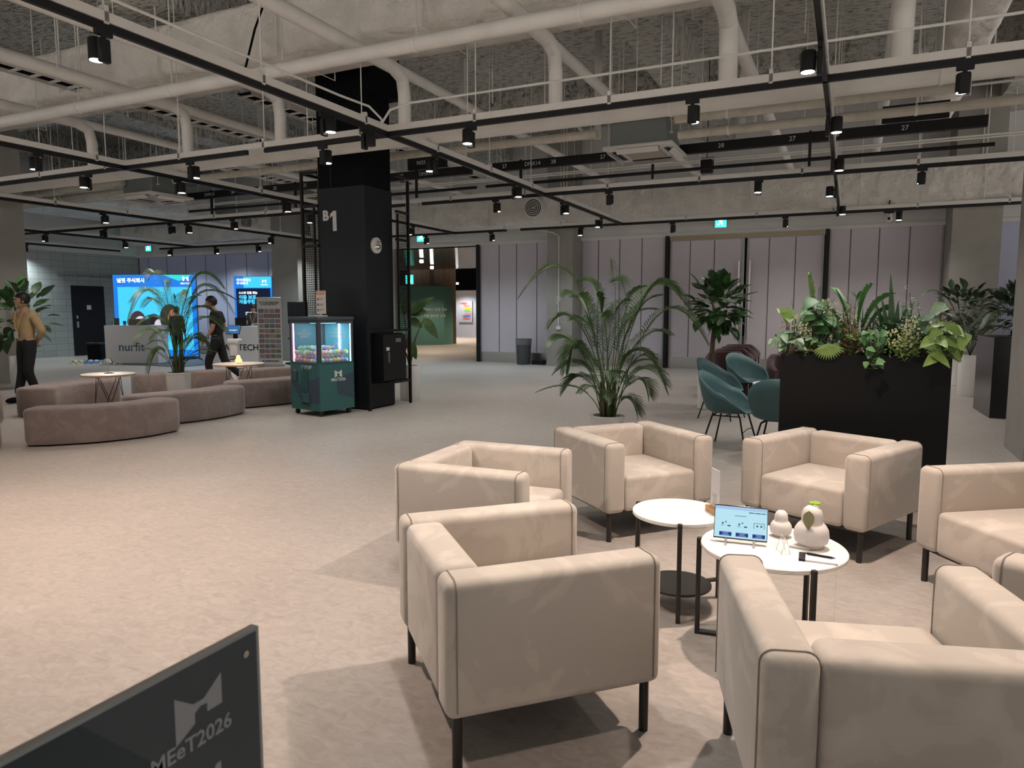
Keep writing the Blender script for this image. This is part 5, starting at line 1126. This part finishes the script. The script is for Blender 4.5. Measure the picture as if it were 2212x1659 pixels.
p = at(38, 815); fiddle(-14.75, 8.5, .62, .18, 1.98, 'fiddle leaf fig in a white pot behind the man in the tan shirt', .62, .55, .0, 5, n=70, sz=.30)
# bird of paradise behind the column
p = Vector((-6.72, 10.15, 0)); o = T('bird_of_paradise_plant', 'broad leaved plant in a white pot behind the black column frame', 'plant', p); pot(o, .17, .17, .58, lip=False)
def bleaf(tu, tv, bu, bv, W, off=0, curl=.5):
    dep = (p + Vector((0, 0, 1)) - CAM).dot(FW); a = dp(bu, bv, dep + off) - p; c = dp(tu, tv, dep + off * 1.4) - p
    P('leaf', MB().leaf(a, c - a, (.3, -.9, .5), (c - a).length * 1.05, W, curl, 9, fold=.08, tip=.9), M['bird'], o)
    P('stalk', MB().tube([(0, 0, .54), (a.x * .4, a.y * .4, .54 + (a.z - .54) * .6), a], [.014, .011, .007], 6), M['stalk'], o)
bleaf(932, 636, 888, 676, .16, -.05); bleaf(922, 672, 880, 672, .22, .05, .3); bleaf(945, 728, 916, 688, .17, -.1); bleaf(915, 705, 884, 690, .16, .1, .6); bleaf(898, 775, 886, 738, .15, -.1, .4); bleaf(868, 770, 875, 730, .12, .1, .5); bleaf(882, 630, 872, 680, .14, .15, .5); bleaf(872, 800, 868, 745, .12, -.05, .4)
# far right plants
p = dp(2075, 700, 14.3); o = T('potted_shrub', 'dark leafy plant in a white pot, left of two at the far right', 'plant', (p.x, p.y, 0)); pot(o, .2, .22, .62)
P('trunk', MB().cyl((0, 0, .56), (0, 0, 1.3), .02), M['trunk'], o); broadleaf(o, 'foliage', (.05, 0, 1.55), (.5, .45, .5), 120, .19, .10, 'dkpl', 21)
for k in range(4): P('frond', frond((0, 0, 1.2), (-.3 + .2 * k, 0, 2.1), (-.65 + .38 * k, .1, 1.85), 22, .2, .018, sd=700 + k), M['dkpl'], o)
p = dp(2097, 740, 12.6); o = T('potted_shrub', 'dark palm like plant in a tall white pot, right of two at the far right', 'plant', (p.x, p.y, 0)); pot(o, .17, .17, .72, lip=True)
for k in range(12): a = k * 2.4; P('frond', frond((0, 0, .7), (.2 * math.cos(a), .2 * math.sin(a), 1.35), (.5 * math.cos(a), .5 * math.sin(a), 1.2 + .25 * (k % 3)), 20, .2, .018, sd=720 + k), M['dkpl'], o)
o = T('leafy_plant', 'dark mixed foliage growing from the far right black planter', 'plant', (2.3, 12.3, 1.14)); broadleaf(o, 'foliage', (0, 0, .32), (.48, .4, .42), 130, .20, .11, 'dkpl', 31)
for k in range(10): a = k * .63; P('frond', frond((0, 0, 0), (.3 * math.cos(a), .3 * math.sin(a) - .1, .62), (.75 * math.cos(a), .75 * math.sin(a) - .15, .15 + .35 * (k % 2)), 22, .22, .018, sd=740 + k), M['dkpl'], o)
# ---------------------------------------------------------------- plants in the big planter: each placed on the soil
def PX(u, v, back=.18):         # point above the planter, 'back' metres behind its front face
    q = ray(u, v); n = Vector((-PD.y, PD.x, 0)); t = ((PC + n * back) - CAM).dot(n) / q.dot(n); return CAM + q * t
def plant(lab, u, back=.2): 
    q = PX(u, 764, back); return T('planter_plant', lab, 'plant', (q.x, q.y, 1.12), prz, 'plants in the black planter'), Vector((q.x, q.y, 1.12))
Rinv = Matrix.Rotation(-prz, 3, 'Z')
def loc_(q0, u, v, back): return Rinv @ (PX(u, v, back) - q0)
# 1 sword fern, tall single blade at left
o, q0 = plant('upright sword fern frond, tallest on the left of the planter', 1757)
P('frond', frond((0, 0, 0), loc_(q0, 1756, 690, .22), loc_(q0, 1748, 594, .2), 30, .075, .018, start=.45, droop=.05, ang=1.3), M['leafl'], o)
P('frond', frond((0, 0, 0), loc_(q0, 1762, 700, .22), loc_(q0, 1768, 622, .28), 26, .06, .014, start=.45, droop=.05, ang=1.3), M['leafd'], o)
# 2 arching palm leaves centre
o, q0 = plant('feathery palm plant in the middle rear of the planter', 1845, .28)
for k, (mu, mv, tu, tv) in enumerate([(1870, 690, 1920, 640), (1855, 680, 1880, 622), (1830, 680, 1800, 628), (1810, 700, 1770, 662), (1885, 700, 1915, 670), (1845, 690, 1850, 640), (1800, 720, 1745, 700)]):
    P('frond', frond((0, 0, 0), loc_(q0, mu, mv - 30, .3), loc_(q0, tu, tv, .22 + .05 * (k % 3)), 24, .14, .012, start=.3, droop=.2, sd=k), M['leafm'], o)
# 3 birds nest fern with a tall curled blade
o, q0 = plant('birds nest fern with one tall curled leaf, right of centre', 1925, .25)
for k, (tu, tv, W) in enumerate([(1928, 598, .055), (1900, 660, .06), (1960, 668, .06), (1912, 650, .05), (1945, 655, .06), (1975, 700, .06), (1895, 690, .05)]):
    c = loc_(q0, tu, tv, .15 + .04 * (k % 3)); s_ = Vector((0, 0, .02)); P('leaf', MB().leaf(s_, c - s_, (.2, -1, .3), (c - s_).length * 1.05, W, .25 if k else .12, 9, fold=.1, tip=.8), M['leafd'], o)
# 4 big glossy caladium leaves left of centre
def flat_leaves(lab, u, v, m, pts, L, W, sd, curl=.35, back=.12):
    o, q0 = plant(lab, u, back); rnd = random.Random(sd); g = MB(); st = MB()
    pts = [(x + rnd.uniform(-9, 9) * j_, y + rnd.uniform(-8, 8) * j_) for x, y in pts for j_ in range(2 if len(pts) > 3 else 1)]
    for (x, y) in pts:
        c = loc_(q0, x, y, back + rnd.uniform(-.12, .12)); d = Vector((rnd.uniform(-1, 1), -rnd.uniform(.3, .9), rnd.uniform(-.9, .2))); k = rnd.uniform(.8, 1.15)
        g.leaf(c - d.normalized() * L * .4, d, (rnd.uniform(-.3, .3), -.7, .8), L * k, W * k, curl, 6, fold=.1, tip=.62); st.tube([(rnd.uniform(-.02, .02), 0, 0), c - d.normalized() * L * .35], .0035, 4)
    P('foliage', g, M[m], o); P('stem', st, M['stalk'], o); return o
flat_leaves('cluster of glossy dark heart shaped leaves, upper left of the planter', 1765, 0, 'leafm', [(1752, 678), (1775, 662), (1790, 690), (1765, 700), (1742, 668), (1783, 706), (1800, 700), (1745, 695), (1758, 655), (1778, 682)], .13, .11, 41)
flat_leaves('variegated pothos with pale green leaves hanging over the left end', 1700, 0, 'leafv', [(1672, 740), (1688, 752), (1700, 728), (1715, 738), (1730, 735), (1690, 760), (1712, 722), (1725, 745), (1685, 728), (1740, 728), (1697, 742)], .10, .055, 42, back=.02)
flat_leaves('single large bronze green begonia leaf at the far left top', 1705, 0, 'leafl', [(1700, 678), (1694, 672), (1706, 684)], .15, .13, 43)
flat_leaves('silvery monstera leaf sticking out at the upper right of the planter', 2010, 0, 'leafv', [(2024, 668), (2030, 670)], .17, .12, 44, .2)
flat_leaves('broad yellow green pointed leaves spilling over the right end of the planter', 2040, 0, 'leafl', [(2020, 720), (2040, 705), (2060, 735), (2035, 740), (2070, 745), (2015, 750), (2055, 760), (2030, 765), (2075, 728), (2048, 722), (2010, 735), (2066, 765), (2045, 750), (2022, 770), (2060, 712)], .17, .09, 45, back=-.02)
flat_leaves('mid green nerve leaves in the centre of the planter', 1890, 0, 'leafm', [(1870, 718), (1880, 730), (1895, 722), (1905, 735), (1885, 745), (1875, 752), (1895, 755), (1865, 735), (1910, 718), (1900, 748)], .085, .06, 46, back=.04)
flat_leaves('round leaved creeper trailing down the front of the planter', 1880, 0, 'leafm', [(1878, 765), (1890, 772), (1885, 785), (1896, 783), (1870, 790), (1902, 780), (1875, 758), (1892, 795)], .07, .055, 47, back=-.06)
flat_leaves('dark green glossy leaves at the right of the white flowering sprays', 1990, 0, 'leafd', [(1980, 705), (1995, 700), (2000, 715), (1985, 722), (2005, 700), (1975, 715), (1998, 690), (1990, 735)], .13, .07, 48)
# fan leaf at the front
o, q0 = plant('pale green fan palm leaf hanging over the front of the planter', 1795, .0); g = MB()
for k in range(15):
    a = R(-150 + k * 9.5); g.leaf(loc_(q0, 1788, 742, -.04), (math.cos(a), -.25, math.sin(a)), (0, -1, .2), .13, .017, .4, 4)
P('fan_leaf', g, M['leafl'], o)
def twiggy(lab, u, back, pts, m, seed, ls=.032, fl=None):
    o, q0 = plant(lab, u, back); rnd = random.Random(seed); g = MB(); st = MB(); f_ = MB()
    for (x, y) in pts:
        c = loc_(q0, x, y, back + rnd.uniform(-.1, .12)); a = Vector((rnd.uniform(-.03, .03), 0, 0)); st.tube([a, a.lerp(c, .6) + Vector((0, 0, .03)), c], .003, 4)
        for i in range(46):
            t = .3 + .78 * i / 46; q = a.lerp(c, t) + Vector((rnd.uniform(-1, 1), rnd.uniform(-1, 1), rnd.uniform(-1, 1))) * .06
            g.leaf(q, (rnd.uniform(-1, 1), rnd.uniform(-1, .4), rnd.uniform(-.3, .9)), (0, -.3, 1), ls * rnd.uniform(.7, 1.3), ls * .42, .4, 3)
        if fl:
            for i in range(fl): f_.ball(c + Vector((rnd.uniform(-.03, .03), rnd.uniform(-.03, .03), rnd.uniform(-.05, .07))), .0075, 6, 4)
    P('foliage', g, M[m], o); P('stem', st, M['stalk'], o)
    if fl: P('flower', f_, M['flower'], o)
twiggy('bushy plant of fine rust coloured leaves left of centre', 1830, .12, [(1815, 690), (1830, 680), (1845, 690), (1820, 715), (1840, 725), (1855, 705), (1828, 740), (1850, 735), (1838, 665), (1860, 720)], 'rust', 61)
twiggy('rust tinged fine leaved plant near the left end', 1715, .15, [(1702, 705), (1716, 698), (1728, 705), (1712, 715), (1735, 718)], 'rust', 62)
twiggy('plant with creamy yellow flower sprays at right of centre', 1960, .02, [(1950, 720), (1962, 735), (1975, 715), (1940, 740), (1968, 700), (1985, 730), (1955, 750), (1930, 730)], 'leafl', 63, fl=14)
twiggy('small yellow flowering sprig at the left front', 1745, .02, [(1735, 715), (1748, 728), (1752, 740)], 'leafl', 64, fl=12)
twiggy('white puff flowers rising beside the glossy leaves', 1800, .12, [(1782, 662), (1800, 666), (1808, 675), (1790, 680)], 'leafm', 65, fl=10)
twiggy('fine green filler foliage across the left half of the planter', 1770, .2, [(1700, 735), (1720, 728), (1745, 725), (1765, 722), (1785, 728), (1800, 740), (1760, 745), (1780, 752), (1740, 750), (1812, 752), (1795, 715), (1825, 755)], 'leafd', 66, .04)
twiggy('fine green filler foliage across the right half of the planter', 1950, .2, [(1850, 755), (1870, 705), (1890, 700), (1915, 705), (1935, 712), (1955, 700), (1980, 750), (2000, 755), (1920, 745), (1940, 758), (1905, 690), (1990, 690), (2015, 705), (1860, 745), (1965, 760)], 'leafd', 67, .04)
twiggy('tall wispy sprig near the right rear of the planter', 1965, .3, [(1965, 632), (1972, 655), (1985, 680), (1958, 668)], 'leafm', 68, .028)
flat_leaves('low mass of mid green leaves filling the left half of the planter', 1760, 0, 'leafm', [(1690 + 11 * i, 722 + (i * 37) % 34) for i in range(14)], .09, .055, 71, back=.12)
flat_leaves('low mass of bright green leaves filling the middle of the planter', 1880, 0, 'leafl', [(1815 + 11 * i, 712 + (i * 29) % 42) for i in range(12)], .075, .045, 72, back=.16)
flat_leaves('low mass of dark green leaves filling the right half of the planter', 1970, 0, 'leafd', [(1920 + 10 * i, 700 + (i * 31) % 52) for i in range(14)], .10, .055, 73, back=.2)
o, q0 = plant('row of thin grassy palm blades at the rear of the planter', 1850, .34); g = MB()
for i in range(60):
    u_ = 1730 + i * 4.6 + (i * 13) % 7; a_ = loc_(q0, u_, 762, .34); c_ = loc_(q0, u_ + ((i * 31) % 40 - 20), 640 + (i * 53) % 70, .34)
    g.leaf(a_, c_ - a_, (0, -1, .2), (c_ - a_).length, .014, .4, 5)
P('blades', g, M['leafm'], o)
# ================================================================ people
def skinmesh(verts, edges, name, levels=2, vox=None):
    me = bpy.data.meshes.new(name); me.from_pydata([v[0] for v in verts], edges, []); o = bpy.data.objects.new(name, me); C.objects.link(o)
    sk = o.modifiers.new('skin', 'SKIN'); sk.use_smooth_shade = True
    for i, v in enumerate(verts):
        d = me.skin_vertices[0].data[i]; d.radius = v[1] if hasattr(v[1], '__len__') else (v[1], v[1]); d.use_root = (i == 0)
    s = o.modifiers.new('sub', 'SUBSURF'); s.levels = s.render_levels = levels
    if vox: r_ = o.modifiers.new('rem', 'REMESH'); r_.mode = 'VOXEL'; r_.voxel_size = vox; r_.use_smooth_shade = True
    return flat(o, name)
def mbmesh(me, mx=None):
    b = MB(); b.v = [(mx @ v.co if mx else v.co.copy()) for v in me.vertices]; b.f = [list(p.vertices) for p in me.polygons]; return b
def person(loc, rz, ht, J, shirt, trou, lab, sleeves='long', shoe='black', hair_long=False, lanyard=None, hand_off=None):
    """J: joint dict in metres for a 1.75 m figure facing +Y (x to the figure's right)."""
    o = T('person', lab, 'person', loc, rz); k = ht / 1.75; o.scale = (k, k, k)
    j = {n: Vector(v) for n, v in J.items()}
    V = []; Ed = []; ix = {}
    def v(n, r_, par=None, pos=None):
        V.append(((pos if pos is not None else j[n]), r_)); ix[n] = len(V) - 1
        if par: Ed.append((ix[par], ix[n]))
    v('pelvis', (.13, .095)); v('spine', (.115, .085), 'pelvis'); v('chest', (.135, .095), 'spine'); v('neck', (.052, .055), 'chest'); v('headb', (.05, .055), 'neck')
    for s in 'lr':
        v('sh' + s, .058, 'chest'); v('el' + s, .042, 'sh' + s); v('wr' + s, .027, 'el' + s); d = (j['wr' + s] - j['el' + s]).normalized(); palm_ = j['wr' + s] + d * .07
        v('pa' + s, (.034, .018), 'wr' + s, palm_); sd = d.cross(Vector((0, 1, 0))).normalized() if abs(d.y) < .9 else Vector((1, 0, 0)); fwd = sd.cross(d)
        for q in range(4):
            b_ = palm_ + fwd * (.027 - .018 * q) + d * .025; L = (.055, .065, .06, .045)[q]; bend = sd * (.5 if s == 'l' else -.5)
            v('f%d%s' % (q, s), .0095, 'pa' + s, b_ + d * L * .4); v('g%d%s' % (q, s), .0078, 'f%d%s' % (q, s), b_ + (d * L * .8 + bend * L * .5))
        v('th' + s, .011, 'wr' + s, j['wr' + s] + fwd * .035 + d * .035); v('ti' + s, .0085, 'th' + s, j['wr' + s] + fwd * .055 + d * .075)
        v('hi' + s, .085, 'pelvis'); v('kn' + s, .056, 'hi' + s); v('an' + s, .036, 'kn' + s); v('to' + s, (.036, .024), 'an' + s)
    body = mbmesh(skinmesh(V, Ed, 'b', 2))
    # head: an ellipsoid with jaw, nose, brow, ears
    hd = j['head']; face = Vector((j['face'].x, j['face'].y, j['face'].z)).normalized(); ax = face.cross(Vector((0, 0, 1))).normalized(); upv = ax.cross(face)
    hm = Matrix((( ax.x, face.x, upv.x, hd.x), (ax.y, face.y, upv.y, hd.y), (ax.z, face.z, upv.z, hd.z), (0, 0, 0, 1)))
    h = MB(); h.ball((0, 0, 0), (.074, .092, .112), 20, 14)
    for q in h.v:
        if q.z < 0: q.x *= 1 + q.z * 2.4; q.y = q.y * (1 + q.z * 1.2) + (.012 if q.y > 0 else 0) * (-q.z / .11)
        if q.y > .05: q.y *= .96
    h.ball((0, .094, -.018), (.012, .018, .020), 10, 8).ball((0, .089, .004), (.009, .010, .026), 8, 6).ball((0, .088, -.055), (.024, .010, .008), 10, 6).ball((0, .078, -.092), (.028, .018, .018), 10, 6)
    for s in (-1, 1): h.ball((s * .076, -.008, -.012), (.010, .020, .032), 8, 8).ball((s * .032, .080, .028), (.024, .010, .007), 8, 6)
    body.add(h.v, h.f, hm)
    me = body.mesh('body'); ob = bpy.data.objects.new('body', me); C.objects.link(ob); rm = ob.modifiers.new('r', 'REMESH'); rm.mode = 'VOXEL'; rm.voxel_size = .0075; rm.use_smooth_shade = True
    me = flat(ob, 'body'); bo = link('body', me, M['skin'], o)
    e = MB()
    for s in (-1, 1): e.ball((s * .031, .085, .012), (.013, .007, .006), 8, 6)
    e2 = MB(); e2.add(e.v, e.f, hm); P('eye', e2, M['hair'], bo)
    hr = MB(); hr.ball((0, -.010, .026), (.089, .108, .114), 22, 16); rnd = random.Random(5)
    vs = []
    for q in hr.v:
        if q.y > .035 and q.z < .040: q.y = .02 + (q.y - .035) * .1; q.x *= .98
        if q.z < -.045: q.z = -.045 + (q.z + .045) * (.9 if hair_long else .25)
        q.x += rnd.uniform(-.002, .002); q.z += rnd.uniform(-.002, .002)
    h2 = MB(); h2.add(hr.v, hr.f, hm); P('hair', h2, M['hair'], o)
    # shirt
    V = []; Ed = []; ix = {}
    hip = j['pelvis'] + Vector((0, 0, -.03)); v('p0', (.160, .122), None, hip); v('spine', (.152, .118), 'p0'); v('chest', (.165, .118), 'spine'); v('nk', (.066, .066), 'chest', j['chest'].lerp(j['neck'], .75))
    for s in 'lr':
        v('sh' + s, .076, 'chest'); 
        if sleeves == 'long': v('el' + s, .066, 'sh' + s); v('w2' + s, .042, 'el' + s, j['el' + s].lerp(j['wr' + s], .93))
        else: v('e2' + s, .068, 'sh' + s, j['sh' + s].lerp(j['el' + s], .72))
    me = skinmesh(V, Ed, 'shirt', 2); so = link('shirt', me, shirt, o); me.shade_smooth()
    P('collar', MB().tube([(j['neck'] + Vector((.062 * math.cos(t * .5236), .058 * math.sin(t * .5236), -.028 + .004 * math.sin(t)))) for t in range(13)], .011, 6), shirt, so)
    V = []; Ed = []; ix = {}
    v('pelvis', (.145, .112), None, j['pelvis'] + Vector((0, 0, .0))); v('waist', (.120, .095), 'pelvis', j['pelvis'] + Vector((0, 0, .13)))
    for s in 'lr': v('hi' + s, .102, 'pelvis'); v('kn' + s, .078, 'hi' + s); v('a2' + s, .06, 'kn' + s, j['kn' + s].lerp(j['an' + s], .93))
    me = skinmesh(V, Ed, 'trousers', 2); link('trousers', me, trou, o); me.shade_smooth()
    for s in 'lr':
        d = (j['to' + s] - j['an' + s]); d.z = 0; d.normalize(); c = j['an' + s] + d * .07; c.z = j['to' + s].z
        a = math.atan2(d.y, d.x) - math.pi / 2
        mxs = Matrix.Translation(c) @ Matrix.Rotation(a, 4, 'Z'); sb = MB(); sb.ball((0, .0, .018), (.048, .135, .05), 14, 10, mxs)
        for q in sb.v: q.z = max(q.z, c.z - .022)
        P('shoe', sb, M['blackm'], o)
    if lanyard:
        c = j['chest']; b1 = MB()
        for s in (-1, 1): b1.tube([c + Vector((s * .075, -.02, .14)), c + Vector((s * .085, .085, .08)), c + Vector((s * .055, .135, -.06)), c + Vector((.0, .150, -.22))], .0055, 6)
        k_ = P('lanyard', b1, mat('lanyard_yellow', (.62, .42, .12), .6), o); P('name_badge', MB().box(c + Vector((0, .158, -.27)), (.085, .006, .11)), lanyard, k_)
    return o
base_J = dict(pelvis=(0, 0, .95), spine=(0, .01, 1.14), chest=(0, 0, 1.36), neck=(0, -.01, 1.49), headb=(0, .005, 1.56), head=(0, .02, 1.635), face=(0, 1, 0),
              shl=(-.175, -.01, 1.42), shr=(.175, -.01, 1.42), ell=(-.23, -.03, 1.13), elr=(.23, -.03, 1.13), wrl=(-.22, .05, .90), wrr=(.22, .05, .90),
              hil=(-.09, 0, .90), hir=(.09, 0, .90), knl=(-.10, .02, .49), knr=(.10, .02, .49), anl=(-.10, -.02, .085), anr=(.10, -.02, .085), tol=(-.11, .11, .03), tor=(.11, .11, .03))
# man with hands clasped behind his back, body towards the camera's left
J = dict(base_J); J.update(ell=(-.25, -.10, 1.15), elr=(.25, -.10, 1.15), wrl=(-.05, -.15, .99), wrr=(.05, -.16, .97), face=(.50, .86, .06), head=(-.01, .035, 1.635), knl=(-.09, .07, .50), anl=(-.07, -.10, .085), tol=(-.08, .03, .03), knr=(.09, .03, .49), anr=(.06, .16, .085), tor=(.05, .29, .03))
mp_ = at(66, 868); person((mp_.x, mp_.y, 0), R(184), 1.79, J, M['shirt'], M['blackc'], 'man in tan shirt and black trousers standing with hands behind his back', lanyard=mat('badge_white', (.6, .6, .6), .5))
# walking man in black
J = dict(base_J); J.update(elr=(.22, -.08, 1.14), wrr=(.22, .10, .92), ell=(-.23, .02, 1.13), wrl=(-.2, .16, .95), knl=(-.09, .16, .52), anl=(-.09, .12, .10), tol=(-.09, .25, .04), knr=(.09, -.10, .50), anr=(.09, -.42, .20), tor=(.09, -.34, .08), face=(-.05, 1, -.1), chest=(0, .03, 1.36), neck=(0, .04, 1.49), headb=(0, .06, 1.56), head=(0, .09, 1.63))
mp_ = at(474, 838); person((mp_.x, mp_.y, 0), R(122), 1.78, J, M['blackc'], M['blackc'], 'man dressed in black walking left behind the benches', sleeves='short')
# person at laptop behind the second counter
J = dict(base_J); J.update(elr=(.24, .06, 1.16), wrr=(.14, .26, 1.14), ell=(-.24, .06, 1.16), wrl=(-.14, .26, 1.14), face=(.1, 1, -.65), head=(0, .07, 1.61), neck=(0, .03, 1.48), headb=(0, .05, 1.54))
mp_ = ondesk(D2, rz2, .80, .98, 0); person((mp_.x, mp_.y, 0), rz2 + R(180), 1.72, J, M['greyc'], M['blackc'], 'person in charcoal shirt with lanyard looking down at a laptop behind the second counter', sleeves='short', lanyard=mat('badge_cream', (.5, .45, .25), .5))
# person in black before the large display
J = dict(base_J); mp_ = at(386, 780); person((mp_.x, mp_.y, 0), R(20), 1.62, J, M['blackc'], M['blackc'], 'person in black clothes standing before the large blue display, behind the palm', hair_long=True)
